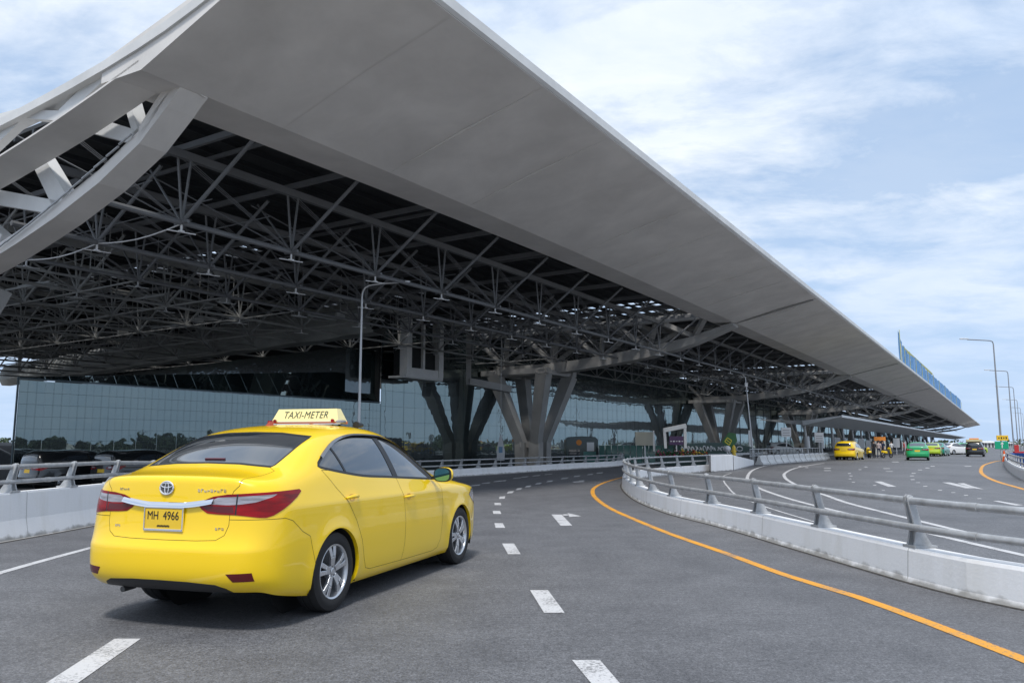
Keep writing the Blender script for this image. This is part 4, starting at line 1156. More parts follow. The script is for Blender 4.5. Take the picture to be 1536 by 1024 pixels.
for k in range(15):
    n_ = 17.2 + k*.5; z_ = 7.30 - (n_-17.2)*.40 + .012*(n_-17.2)**2
    b.tube(P(10.42, n_-.1, z_-.02), P(10.42, n_+.38, z_-.17), .028, 5)
part(b, 'cable_duct', GALV, par=first)
arch = [(15.5,8.30),(17.0,7.80),(18.5,7.35),(22,6.72),(27.4,6.10),(31,5.90),(35.4,5.86)]
for i, sj in enumerate(SJ[1:]):
    det = i < 4
    t = part(chord(arch, sj, 1.15, [.28,.40,.55,.68]+[.80]*12), 'big_truss', PYL)
    if det:
        b = MB()
        for ds in (-2.4, 2.4): b.beam(P(sj+ds, 16.9, 8.75), P(sj+ds, 35.4, 8.6), .45, .45)
        part(b, 'top_chords', PYL, par=t)
        nodes = [(18.5,7.35),(22,6.72),(26,6.25),(30,5.95),(34.5,5.86)]
        for j, (n_, z_) in enumerate(nodes):
            b = MB()
            for ds in (-2.4, 2.4):
                b.beam(P(sj, n_, z_+.3), P(sj+ds, n_-1.6, 8.6), .34, .34); b.beam(P(sj, n_, z_+.3), P(sj+ds, n_+1.8, 8.6), .34, .34)
            part(b, 'brace', PYL, par=t)
        b = MB(); b.beam(P(sj-1.6,22,8.5), P(sj+1.6,22,8.5), .3,.3); part(b, 'brace', PYL, par=t)
    # cross head over the pylon
# pylons: four splayed legs on a short portal base
def pylon(sj, det):
    
    L = .44; ztop = 5.5
    t = part(MB().box(P(sj, 32, -.02), (2.35,.72,.50), ((TV-NV).normalized(), (TV+NV).normalized(), UP)), 'pylon', PYL)
    for (a, c) in ((-1,1),(1,1),(-1,-1),(1,-1)):
        p0 = P(sj+a*.62, 32+c*.62, -CAMH-.5); p1 = P(sj+a*.66, 32+c*.66, .15); p2 = P(sj+a*2.15, 32+c*2.25, ztop)
        b = MB(); b.beam(p0, p1, .90, .74, up=TV); b.beam(p1-UP*.1, p2, .70, .70, up=TV, w2=.98, h2=.92); part(b, 'leg', PYL, par=t)
    if sj < 20: return
    b = MB()
    for a in (-1,1): b.beam(P(sj+a*2.15, 29.3, 5.6), P(sj+a*2.15, 35.4, 5.6), .6, .42)
    for c in (-1,1): b.beam(P(sj-2.6, 32+c*2.25, 5.55), P(sj+2.6, 32+c*2.25, 5.55), .55, .36)
    part(b, 'cap_beams', PYL, par=t)
for i, sj in enumerate(SJ[1:]): pylon(sj, i < 3)
pylon(SJ[0], True)
# glass: low run, then the tall run; every bay is its own pane with its own slight tilt
rg = random.Random(11)
def pane(s0, s1, z1, amp):
    a = rg.uniform(-amp, amp); c = rg.uniform(-amp, amp); b = MB()
    b.prism([P(s0+.01, NG-.04+a, -CAMH-.5), P(s1-.01, NG-.04-a, -CAMH-.5), P(s1-.01, NG-.04-a+c, z1), P(s0+.01, NG-.04+a+c, z1)], NV*.03)
    part(b, 'glass_panel', TGLASS, fix=True)
s = 17.4; k = 0
while s < 40.3: pane(s, min(40.5, s+1.1), 2.72+.012*(s-17)*0, .004); s += 1.1
s = 40.5
while s < 110: pane(s, s+2.4, 8.6, .006); s += 2.4
while s < 460: pane(s, s+9, 8.6, .01); s += 9
b = MB(); s = 17.4
while s < 40.5: b.beam(P(s, NG-.07, -CAMH), P(s, NG-.07, 2.75), .005, .003); s += .366
s = 40.5
while s < 120: b.beam(P(s, NG-.07, -CAMH), P(s, NG-.07, 8.6), .008, .004); s += 1.2
while s < 460: b.beam(P(s, NG-.07, -CAMH), P(s, NG-.07, 8.6), .08, .03); s += 5
z = -.9
while z < 2.8: b.beam(P(17.4, NG-.065, z), P(40.5, NG-.065, z), .010, .008); z += .52
z = -.6
while z < 8: b.beam(P(40.5, NG-.065, z), P(300, NG-.065, z), .006, .010); z += 1.05
part(b, 'glazing_bars', MULL)
part(MB().beam(P(17.3, NG-.02, 2.80), P(40.5, NG-.02, 2.80), .05, .06), 'glass_top_rail', MULL)
part(MB().beam(P(17.36, NG, -CAMH), P(17.36, NG, 2.78), .06, .06), 'end_post', MULL)
# upper panes added with a backward lean to mirror the dark girders
s = 17.4
while s < 40.3:
    e_ = min(40.5, s+1.1); h0, h1 = 2.85+2.1*(s-17.4)/23, 2.85+2.1*(e_-17.4)/23; a = rg.uniform(-.02,.02); b = MB()
    b.prism([P(s+.01, NG+a, 2.78), P(e_-.01, NG-a, 2.78), P(e_-.01, NG+(h1-2.78)*.7+a, h1), P(s+.01, NG+(h0-2.78)*.7-a, h0)], NV*.03+UP*-.01); part(b, 'glass_panel', TGLASS); s += 1.1
HALLG = glassmat('dark_hall_glass', (.42,.50,.53), .10, .9)
# dark hall behind the low glass, pale soft-edged beam on top of its front
b = MB(); b.prism([P(37.5, NG+.4, -CAMH), P(37.5, NG+.4, 6.3), P(42.5, 84, 6.0), P(42.5, 84, -CAMH)], TV*3); part(b, 'hall_wall', HALLG)
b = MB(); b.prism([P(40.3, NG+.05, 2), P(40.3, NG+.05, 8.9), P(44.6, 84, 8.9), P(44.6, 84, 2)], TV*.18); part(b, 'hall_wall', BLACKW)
b = MB(); rows = []
for k in range(25):
    t = k/24; s = 33.5 + 7*t; nn = 30 + 56*t; zc = 6.75 - .35*t; rows.append([P(s+.0, nn, zc+1.5), P(s-.35, nn, zc+.8), P(s-.5+.12*math.sin(k*1.9), nn, zc), P(s-.1, nn, zc-.45+.06*math.sin(k*2.3)), P(s+.7, nn, zc-.5), P(s+1.3, nn, zc)])
b.grid(rows); part(b, 'roof_membrane', MEMB, smooth=True)
# hanging cabin at the corner of the glass
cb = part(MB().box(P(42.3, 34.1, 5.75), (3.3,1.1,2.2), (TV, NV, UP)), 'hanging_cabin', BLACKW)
b = MB()
for ds in (-1.75, 1.75):
    b.beam(P(42.3+ds, 33.5, 4.6), P(42.3+ds, 33.5, 8.4), .62, .5, up=TV)
b.beam(P(40.25, 33.5, 4.75), P(44.35, 33.5, 4.75), .5, .62); b.beam(P(42.3, 33.45, 5.0), P(42.3, 33.45, 8.2), .22,.2, up=TV)
b.box(P(42.3, 34.0, 4.44), (4.3,1.3,.14), (TV, NV, UP)); part(b, 'frame', EDGE, par=cb, bevel=0)
b = MB(); a = AT(703, 500, 58.5); b.beam(a, AT(703, 577, 58.5), .36, .36); b.beam(AT(703, 572, 58.5), AT(765, 584, 59.5), .7, .5); part(b, 'hanging_frame', PYL)

# ------------------------------------------------------------------ smaller white canopy over the drop-off kerb
WCAN = mat('white_canopy_panel', (.62,.63,.64), rough=.45, var=.1, vscale=.5)
tip = PS(1140, 629.5, 104); valley = PS(1204, 637.5, 100); peak = PS(1262, 625, 100)
def sn(p): return (p.x*TX+p.y*TY, p.x*NX+p.y*NY, p.z-CAMH)
s_t, n_t, z_t = sn(tip); s_v, n_v, z_v = sn(valley); s_p, n_p, z_p = sn(peak)
WCAN = mat('white_canopy_bright', (.80,.81,.82), rough=.45, var=.06, vscale=.5)
wc = thing('kerb_canopy', 'long thin white gull-wing canopy over the drop-off kerb, under the big roof', 'canopy', P(100, 20, -CAMH))
b = MB(); b.prism([P(s_p, n_p, z_p+.14), P(s_p+.0, n_p+.15, z_p), P(s_v, n_v, z_v), P(s_t, n_t, z_t), P(s_t, n_t, z_t+.10), P(s_v, n_v, z_v+.40)], TV*0+TV*.01) if False else None
rows = []
for k in range(13):
    ds = k/12*350; f = 1 if k else 0
    rows.append([P(s_p+ds, n_p, z_p+.16), P(s_p+ds, n_p+.05, z_p), P(s_v+ds, n_v, z_v), P(s_t+ds if k else s_t, n_t, z_t), P(s_t+ds, n_t, z_t+.10), P(s_v+ds, n_v, z_v+.55), P(s_p+ds, n_p, z_p+.16)])
b.v = []; b.f = []; b.grid(rows); b.poly(rows[0][:6]); b.poly(rows[-1][:6]); b.build('wing', WCAN, wc)
b = MB(); b.beam(P(s_p, n_p-.03, z_p+.10), P(s_p+350, n_p-.03, z_p+.10), .06, .28); b.build('edge_strip', LIGHTB, wc)
for k in range(16):
    s = 102 + k*(9 if k < 8 else 14); b = MB(); b.tube(P(s, 20.6, -CAMH), P(s+.1, 20.9, 2.6), .16, 10); o = b.build('column', EDGE, wc, smooth=True)
    b = MB(); b.tube(P(s, 20.6, -.55), P(s+.05, 20.7, .95), .34, 14); c = b.build('wrap_panel', LIGHTB, wc, smooth=True); c.parent = o
# blue netting and scaffold on the roof edge
NET = mat('blue_netting', (.12,.31,.60), rough=.7, var=.35, vscale=1.4)
NETP = mat('pale_netting', (.50,.54,.52), rough=.8, var=.2, vscale=1.4)
SCAF = mat('yellow_scaffold', (.42,.42,.12), rough=.6)
sc = thing('scaffold_screen', 'blue netted scaffold standing on the far edge of the big roof', 'scaffold', P(106, 10.3, 9.9), 0)
def netpanel(s0, s1, h0, h1, m=NET):
    b = MB(); rows = []
    for i in range(7):
        t = i/6; s = s0+(s1-s0)*t; h = h0+(h1-h0)*t
        rows.append([P(s, 10.4+.06*math.sin(i*2.1+z*3), 9.9+h*z) for z in (0,.3,.6,1)])
    b.grid(rows); b.build('netting', m, sc)
netpanel(109.6, 111.5, 3.6, 2.3, NETP); netpanel(108.4, 113.5, 4.2, 2.5)
edges = [113.5,120,129,139,150,163,178,196,218,244,274]
for a, c in zip(edges, edges[1:]): netpanel(a+.1, c-.1, 2.6+.12*((a*7)%5-2)+.004*(a-112), 2.5+.12*((c*7)%5-2)+.004*(c-112))
for k, a in enumerate([108.5]+edges): 
    h = 2.7 if k else 4.3; MB().tube(P(a, 10.25, 9.8), P(a, 10.25, 9.9+h), .035, 6).build('pole', SCAF, sc)
MB().beam(P(112, 10.55, 12.6), P(165, 10.55, 12.9), .12, .3).build('ledger', SCAF, sc)
# ------------------------------------------------------------------ lamp posts
LPM = mat('lamp_post_grey', (.68,.69,.70), rough=.45, metal=.2)
LPD = mat('lamp_post_weathered', (.30,.31,.33), rough=.5, metal=.3)
def lamp_post(label, base, h, arm, r0, adir, group=None, r1=None):
    t = thing('street_lamp', label, 'street lamp', base, 0, group); top = base + UP*h; a = adir.normalized()
    MB().tube(base, base+UP*.5, r0*1.25, 10).tube(base+UP*.5, top-UP*.35, r0, 10, r1 or r0*.6).build('pole', LPD, t, smooth=True)
    pts = smooth_path([top-UP*.36, top-UP*.12+a*.05, top+a*.28, top+a*arm*.6+UP*.05, top+a*arm+UP*.08], .1)
    MB().path(pts, (r1 or r0*.6)*.9, 8).build('arm', LPD, t, smooth=True)
    e = top + a*arm + UP*.08; s_ = UP.cross(a)
    MB().prism([e-a*.05-s_*.10, e+a*.55-s_*.12, e+a*.68-s_*.06, e+a*.68+s_*.06, e+a*.55+s_*.12, e-a*.05+s_*.10], UP*.09).build('lamp_head', LPM, t, bevel=.02)
    return t
bp_ = AT(537,690,31); bp_.z = LOW
tp_ = AT(537,428,31); h1 = tp_.z - LOW
t_ = thing('street_lamp', 'tall pale curved-arm lamp post rising behind the roof of the yellow taxi', 'street lamp', bp_)
MB().tube(bp_, bp_+UP*.6, .09, 12).tube(bp_+UP*.6, bp_+UP*(h1-.55), .068, 12, .036).build('pole', LPM, t_, smooth=True)
tt = bp_+UP*(h1-.55); MB().path(smooth_path([tt, tt+Vector((.03,0,.30)), tt+Vector((.22,0,.52)), tt+Vector((.8,0,.62)), tt+Vector((1.45,0,.66))], .08), .032, 8).build('arm', LPM, t_, smooth=True)
e = tt+Vector((1.4,0,.66)); MB().prism([e+Vector((0,-.1,0)), e+Vector((.42,-.12,0)), e+Vector((.52,0,0)), e+Vector((.42,.12,0)), e+Vector((0,.1,0))], UP*.07).build('lamp_head', LPM, t_, bevel=.015)
for i, (px, Y, hh, lab) in enumerate(((1502,66,10,'nearest lamp post on the right, with green and yellow signs at its foot'),(1520.5,94,10,'second nearest lamp post of the row on the right'),(1527,121,10,'third nearest lamp post of the row on the right'),(1531,156,10,'fourth nearest lamp post of the row on the right'),(1535,190,10,'fifth nearest lamp post of the row on the right'),(1538,224,10,'farthest lamp post of the row on the right'))):
    b0 = AT(px, 666, Y); b0.z = 0
    lamp_post(lab, b0, hh, 2.35, .085, Vector((-1,-.12,0)), 'lamp posts along the right edge of the carriageway', .05)
b0 = AT(1131,690,58); b0.z = 0; t_ = thing('slim_mast', 'thin leaning mast standing by the white barriers under the big roof', 'mast', b0)
MB().tube(b0, AT(1118,566,58), .055, 7, .03).build('pole', LPM, t_, smooth=True); MB().box(AT(1119,577,58), (.22,.2,.3)).build('fitting', LIGHTB, t_, bevel=.03)
b0 = AT(1128,680,60); b0.z = 0; t_ = thing('street_sign', 'narrow grey sign board beside the thin leaning mast', 'sign', b0); MB().tube(b0, AT(1126,645,60), .04, 6).build('post', LPM, t_); MB().box(AT(1125,657,60), (.22,.05,1.2)).build('board', LIGHTB, t_, bevel=.01)
b0 = AT(751,692,56); b0.z = LOW; t_ = thing('banner_post', 'slim white banner stand with a thin wire above it, left of the pylon', 'banner', b0)
MB().tube(b0, AT(752,506,56), .016, 5).build('wire', LPM, t_)
q = AT(751,672,56); b = MB(); b.prism([q+Vector((-.26,0,-.85)), q+Vector((.26,0,-.85)), q+Vector((.30,0,-.2)), q+Vector((.16,0,.45)), q+Vector((.06,0,.9)), q+Vector((-.06,0,.9)), q+Vector((-.16,0,.45)), q+Vector((-.30,0,-.2))], (0,.08,0)); b.build('banner', LIGHTB, t_)
BLUEP = mat('pale_blue_print', (.18,.34,.52), rough=.5); MB().box(q+Vector((0,-.012,-.1)), (.26,.01,.42)).build('picture', BLUEP, t_)
# ------------------------------------------------------------------ kerb slab and barriers on the right
b = MB(); b.prism([P(92,17.5,-CAMH+.002), P(470,17.5,-CAMH+.002), P(470,25.8,-CAMH+.002), P(92,25.8,-CAMH+.002)], UP*.13); structure(b.build('kerb_slab', mat('kerb_concrete', (.30,.30,.29), rough=.85, var=.25, vscale=2), bevel=.02))
a, c = G(1138,696.8), G(1242,689); m = 12
for k in range(m):
    p = a.lerp(c, (k+.5)/m); d = (c-a).normalized(); nn = Vector((-d.y, d.x, 0)); L = (c-a).length/m*.90
    pr = [(-.27,0),(-.27,.10),(-.14,.30),(-.10,.54),(-.06,.60),(.06,.60),(.10,.54),(.14,.30),(.27,.10),(.27,0)]
    b = MB(); rows = []
    for t in (-.5,-.44,-.3,.3,.44,.5):
        kk = 1 if abs(t) < .4 else (.93 if abs(t) < .47 else .80)
        rows.append([p + d*L*t + nn*x + UP*z*kk for x, z in pr])
    b.grid(rows); b.poly(rows[0]); b.poly(rows[-1])
    tag(b.build('road_barrier', EDGE, None, loc=p), 'white plastic road barrier, one of the row in front of the white canopy', 'barrier', 'white road barriers in a row')
rpth = [a.lerp(c, k/30) + Vector((-.2,1.2,0)) for k in range(31)]
railing(rpth, [.05]*31, 1, 'metal_railing', 'grey upright railing just behind the row of white road barriers', None, .95, [(.95,.0),(.50,.0)], 1.0, .035, 0, detail=False, start=.1)
b = MB(); q0, q1, q2 = G(1067,708), G(1100,705.5), G(1131,697.5)
b.prism([q0, q1, q1+Vector((.2,1.3,0)), q0+Vector((.2,1.3,0))], UP*.80); tag(b.build('concrete_block', PARA, bevel=.03), 'squat white concrete block closing the end of the curved parapet', 'concrete block')
b = MB(); b.poly([q1+Vector((.02,0,0)), q2, q2+UP*.35, q1+Vector((.02,0,.80))]); b.v = []; b.f = []
b.prism([q1+Vector((.03,0,0)), q2, q2+UP*.32, q1+Vector((.03,0,.78))], (.15,.9,0)); tag(b.build('concrete_wedge', PARA, bevel=.02), 'white concrete wedge sloping down right of the squat block', 'concrete block')
b = MB()
# ------------------------------------------------------------------ kerb-side furniture
KG = mat('kiosk_dark_green', (.012,.035,.030), rough=.3, coat=.4); ORG = mat('orange_print', (.75,.25,.03), rough=.5); BGE = mat('beige_board', (.36,.35,.29), rough=.6)
PURP = mat('dark_purple_print', (.07,.03,.09), rough=.4); TEAL = mat('teal_panel', (.02,.16,.13), rough=.3, coat=.4)
def W_(px, py, Y): return AT(px, py, Y)
Yk = 57.; a = W_(849,691,Yk); c = W_(897,654.5,Yk); cx_ = (a.x+c.x)/2; wd = c.x-a.x; ht = c.z-LOW
t_ = thing('kiosk', 'dark green kiosk with a rounded top and orange disc on its front', 'kiosk', (cx_, Yk, LOW))
b = MB(); pr = [Vector((cx_-wd/2, Yk, LOW)), Vector((cx_+wd/2, Yk, LOW)), Vector((cx_+wd/2, Yk, LOW+ht-.22)), Vector((cx_+wd/2-.18, Yk, LOW+ht-.03)), Vector((cx_, Yk, LOW+ht+.03)), Vector((cx_-wd/2+.18, Yk, LOW+ht-.03)), Vector((cx_-wd/2, Yk, LOW+ht-.22))]; b.prism(pr, (0,2.0,0)); b.build('booth', KG, t_, bevel=.03)
b = MB(); b.tube((cx_-.22, Yk-.001, LOW+ht-.42), (cx_-.22, Yk-.03, LOW+ht-.42), .20, 20); b.build('disc', ORG, t_)
MB().box((cx_+wd/2-.55, Yk-.012, LOW+ht-.72), (.52,.02,.62)).build('poster', LIGHTB, t_, bevel=.004); MB().box((cx_+.55, Yk-.010, .32), (.9,.016,1.0)).build('counter_front', TEAL, t_)
MB().box((cx_-.55, Yk-.011, .60), (.8,.018,.75)).build('window', CARGLASS, t_)
BGL = mat('green_balustrade_glass', (.05,.12,.11), rough=.06, coat=1.0)
t_ = thing('glass_balustrade', 'greenish glass balustrade running right from the dark green kiosk', 'balustrade', W_(900,690,56))
for k in range(12):
    p0, p1 = W_(899+k*9.4,690,56+.15*k), W_(899+(k+1)*9.4-1.1,690,56.15+.15*k); p0.z = p1.z = LOW; b = MB(); b.prism([p0, p1, p1+UP*1.75, p0+UP*1.75], (0,.03,0)); b.build('glass_panel', BGL, t_)
    if k % 3 == 0: MB().beam(p0+Vector((0,.05,0)), p0+Vector((0,.05,1.8)), .05,.05).build('post', GALV, t_)
def board(name, label, cat, px0, px1, py0, py1, Y, base_y, m, gz=0., post=True, extra=None):
    p, q = W_(px0,py1,Y), W_(px1,py0,Y); t = thing(name, label, cat, ((p.x+q.x)/2, Y, gz))
    o = MB().box(((p.x+q.x)/2, Y, (p.z+q.z)/2), (q.x-p.x, .10, q.z-p.z)).build('board', m, t, bevel=.015)
    if post: MB().tube(((p.x+q.x)/2, Y+.04, gz), ((p.x+q.x)/2, Y+.04, p.z+.05), .05, 8).build('post', LPM, t)
    return t, p, q
t_, p, q = board('notice_board', 'plain beige notice board above the glass balustrade', 'board', 953,981,647.5,668,57,0,BGE,LOW); MB().box(((q.x-.04), 57, (p.z+q.z)/2-.15), (.09,.14,q.z-p.z+.5)).build('frame', EDGE, t_)
t_, p, q = board('sign_stand', 'white arched sign stand holding a dark purple poster', 'sign', 1004,1025,654,667,57,0,PURP,LOW)
b = MB(); X0, X1 = p.x-.16, q.x+.12
b.beam((X0-.12,57,p.z-.25), (X0-.18,57,q.z+.5), .16,.2, up=Vector((1,0,0))); b.beam((X1,57,p.z-.25), (X1,57,q.z+.85), .16,.2, up=Vector((1,0,0))); b.beam((X0-.24,57,q.z+.42), (X1+.1,57,q.z+.75), .2,.32); b.build('frame', EDGE, t_, bevel=.02)
b = MB()
for k in range(5): b.box((p.x+.12+.2*k, 56.93, (p.z+q.z)/2-.05), (.11,.02,.05+.04*(k % 2)))
b.build('lettering', LIGHTB, t_)
# long dark green hoarding with a white brush-like script too small to read
t_ = thing('advertising_hoarding', 'long low dark green hoarding with flowing white script beside the second pylon', 'hoarding', W_(1075,680,58)); b = MB(); pts = []
X0, X1 = W_(1010,680,58).x, W_(1136,680,58).x
for k in range(15): 
    t = k/14; pts.append((X0+(X1-X0)*t, .45*math.sin(PI*min(1,t*1.05))**.5))
prof_ = [Vector((x, 58, 1.0+h)) for x, h in pts] + [Vector((x, 58, .95-h*.7)) for x, h in reversed(pts)]
b.prism(prof_, (0,.35,0)); b.build('board', mat('hoarding_green', (.008,.045,.035), rough=.35, coat=.3), t_)
rq = random.Random(5); b = MB(); x = X0+.5
while x < X1-1.7:
    h = rq.uniform(.16,.34); pp = [Vector((x+rq.uniform(-.02,.1), 57.96, 1.0+h*z)) for z in (-.5,.1,.6)]; b.path(smooth_path(pp+[pp[-1]+Vector((.10,0,-.06)), pp[-1]+Vector((.16,0,-.22))], .05), .035, 4); x += rq.uniform(.20,.32)
b.path([Vector((X1-1.3+.22*math.cos(a_*.5), 57.96, 1.0+.16*math.sin(a_*.5))) for a_ in range(13)], .035, 4); b.build('lettering', LIGHTB, t_)
t_ = thing('street_sign', 'green diamond sign with a yellow square symbol near the white block', 'sign', W_(1094,683,50)); c = W_(1094,660,50)
MB().prism([c+Vector((-.48,0,-.1)), c+Vector((0.05,0,-.62)), c+Vector((.50,0,-.05)), c+Vector((.42,0,.42)), c+Vector((-.02,0,.50))], (0,.05,0)).build('board', mat('sign_leaf_green', (.03,.12,.035), rough=.5), t_)
b = MB(); k_ = [c+Vector((x,-.02,z)) for x, z in ((-.30,-.08),(-.02,-.30),(.14,-.02),(-.12,.16))]
for i in range(4): b.beam(k_[i], k_[(i+1)%4], .02, .05)
b.beam(k_[0].lerp(k_[3],.5), k_[1].lerp(k_[2],.5), .02,.04); b.build('symbol', mat('sign_yellow', (.75,.62,.05), rough=.5), t_); b = MB(); b.tube(Vector((c.x, 50.03, 0)), c+Vector((0,.03,-.5)), .04, 6); b.build('post', LPM, t_)
b = MB(); rows = []; c = W_(1091,673,49.5)
for i in range(9): rows.append([c + Vector((.21*math.sin(PI*i/8)*math.cos(2*PI*j/14), .21*math.sin(PI*i/8)*math.sin(2*PI*j/14), .21*math.cos(PI*i/8))) for j in range(15)])
t_ = thing('globe_lamp', 'small white globe lamp in front of the green diamond sign', 'lamp', (c.x, 49.5, .8)); b.grid(rows).build('globe', LIGHTB, t_, smooth=True); MB().tube((c.x,49.5,.0), (c.x,49.5,c.z-.15), .05, 8).build('post', LPM, t_)
c = W_(1101,680,49.5); b = MB(); b.tube((c.x,49.5,0), (c.x,49.5,1.15), .13, 12, .11).tube((c.x,49.5,1.15), (c.x,49.5,1.28), .11, 12, .04).tube((c.x-.16,49.5,.9), (c.x+.16,49.5,.9), .05, 8); tag(b.build('hydrant', mat('hydrant_yellow', (.75,.50,.02), rough=.4, coat=.4), smooth=True, loc=(c.x,49.5,0)), 'yellow hydrant standing behind the squat white block', 'hydrant')
# flower bed
rf_ = random.Random(9); fl = [mat('flower_pink', (.45,.06,.14), rough=.7), mat('flower_red', (.50,.03,.02), rough=.7), mat('leaf_green', (.03,.10,.03), rough=.7), mat('flower_yellow', (.7,.45,.03), rough=.7)]
t_ = thing('flower_bed', 'long planter of pink, red and yellow flowers behind the curved railing', 'planter', W_(1025,690,50)); X0, X1 = W_(985,688,50).x, W_(1064,688,50).x
MB().box(((X0+X1)/2, 50.3, .32), (X1-X0, .6, .62)).build('trough', KG, t_, bevel=.02)
for mi, m_ in enumerate(fl):
    b = MB()
    for k in range(240 if mi == 2 else 110):
        x = rf_.uniform(X0, X1); lim = (X0+(X1-X0)*.55) if mi == 0 else None
        if mi == 0 and x > lim: continue
        if mi in (1,3) and x < X0+(X1-X0)*.45: continue
        c = Vector((x, 50.3+rf_.uniform(-.3,.3), .62+abs(rf_.gauss(0,.16)))); s_ = rf_.uniform(.04,.09); u = Vector((rf_.uniform(-1,1), rf_.uniform(-1,1), rf_.uniform(-.4,1))).normalized(); v = u.orthogonal().normalized(); w_ = u.cross(v)
        b.poly([c-v*s_-w_*s_*.5, c+v*s_*.3-w_*s_, c+v*s_+w_*s_*.4, c-v*s_*.2+w_*s_])
    b.build(('blossom','blossom','foliage','blossom')[mi], m_, t_, fix=False)
for nm, px0, px1, py0, py1, Y, lab in (('a',1172,1186,641,655,66,'white square sign board on a post left of the wrapped canopy column'),('b',1222,1235,648.5,663,70,'white sign board with a grey band just right of the wrapped canopy column')):
    t_, p, q = board('street_sign', lab, 'sign', px0, px1, py0, py1, Y, 0, LIGHTB); b = MB()
    for k in range(3): b.box(((p.x+q.x)/2, Y-.055, p.z+.14+.2*k), ((q.x-p.x)*.7,.012,.06))
    b.build('lettering', mat('faded_grey_print', (.35,.33,.33), rough=.6), t_)
for k, (px0, px1, py0, py1, Y, lab) in enumerate(((1252,1260,656,671,92,'pale poster panel under the canopy, left of the yellow people carrier'),(1288,1296,658,674,96,'tall pale poster panel just right of the yellow people carrier'),(1299,1305,660,675,97,'narrow poster panel behind the standing people'),(1340,1349,657,671,105,'wide pale poster panel left of the green taxi'),(1353,1359,662,676,108,'grey poster panel touching the left of the green taxi'))):
    board('poster_panel', lab, 'poster', px0, px1, py0, py1, Y, 0, mat('poster_pale', (.42,.43,.44), rough=.5), post=True)
t_, p, q = board('ticket_booth', 'small booth with an orange top behind the standing people', 'booth', 1311,1328,655,661,88,0,ORG,.13,post=False)
MB().box(((p.x+q.x)/2, 88.4, .13+(p.z-.13)/2), (q.x-p.x-.05, .9, p.z-.14)).build('cabin', mat('booth_cream', (.50,.48,.42), rough=.5), t_, bevel=.03); MB().box(((p.x+q.x)/2, 87.93, 1.35), ((q.x-p.x)*.6,.03,.7)).build('window', CARGLASS, t_)
# signs on the nearest lamp post of the right row
c = AT(1503.5,656.5,65); t_ = thing('street_sign', 'yellow sign board fixed to the foot of the nearest right lamp post', 'sign', (c.x,65,0)); MB().box(c, (.95,.06,.42)).build('board', mat('sign_amber', (.80,.50,.03), rough=.45), t_, bevel=.01); MB().tube((c.x+.25,65.05,0), (c.x+.25,65.05,c.z), .04, 6).build('post', LPM, t_)
b = MB()
for k in range(4): b.box(c+Vector((-.3+.2*k,-.035,0)), (.10,.01,.16 if k % 2 else .10))
b.build('lettering', INK, t_)
SG = mat('sign_green', (.005,.33,.17), rough=.4); t_ = thing('street_sign', 'pair of green direction boards with a white arrow under the yellow sign', 'sign', (c.x,64.9,0)); c = AT(1502.5,667.5,64.9)
for sx_ in (-1,1): MB().box(c+Vector((sx_*.29,0,0)), (.54,.05,.62)).build('board', SG, t_, bevel=.02)
b = MB(); b.beam(c+Vector((.0,-.04,-.22)), c+Vector((.02,-.04,.12)), .02,.07); b.prism([c+Vector((-.12,-.05,.08)), c+Vector((.16,-.05,.10)), c+Vector((.04,-.05,.27))], (0,.015,0)); b.build('arrow', LIGHTB, t_); MB().tube((c.x,64.98,0), (c.x,64.98,c.z+.2), .035, 6).build('post', LPM, t_)
c = AT(1506.5,684,62); b = MB(); b.tube((c.x,62,0), (c.x,62,.05), .22, 4).tube((c.x,62,.05), (c.x,62,.85), .17, 14, .04); o = tag(b.build('traffic_cone', mat('cone_orange', (.75,.12,.02), rough=.5), loc=(c.x,62,0)), 'orange traffic cone at the foot of the nearest right lamp post', 'cone')
b = MB(); b.tube((c.x,62,.42), (c.x,62,.58), .118, 14, .085, cap=False); b.build('band', LIGHTB, None); bpy.data.objects['band'].parent = o; bpy.data.objects['band'].matrix_parent_inverse = Matrix.Translation((-c.x,-62,0))
# stored blue and red barriers behind the right parapet, red flag board
BLU = mat('barrier_blue', (.02,.08,.30), rough=.5); RDB = mat('barrier_red', (.45,.03,.03), rough=.5)
for k, (px, Y, m_, lab) in enumerate(((1524,45,BLU,'blue'),(1532,45,BLU,'blue'),(1539,46,RDB,'red'),(1531,54,RDB,'red'))):
    c = AT(px,690,Y); b = MB(); pr = [(-.30,0),(-.30,.12),(-.14,.35),(-.10,.85),(.10,.85),(.14,.35),(.30,.12),(.30,0)]; rows = [[Vector((c.x+L, Y+x, z)) for x, z in pr] for L in (-.42,-.36,.36,.42)]; b.grid(rows); b.poly(rows[0]); b.poly(rows[-1])
    tag(b.build('road_barrier', m_, loc=(c.x,Y,-.02)), '%s plastic barrier stored behind the parapet at the right edge' % lab, 'barrier', '%s barriers behind the right parapet' % lab)
c = AT(1525,674,60); t_ = thing('street_sign', 'small dark red sign board on a post at the far right edge', 'sign', (c.x,60,0)); MB().box(c, (.34,.05,.7)).build('board', RDB, t_, bevel=.01); MB().tube((c.x,60.04,0), (c.x,60.04,c.z), .035, 6).build('post', LPM, t_)
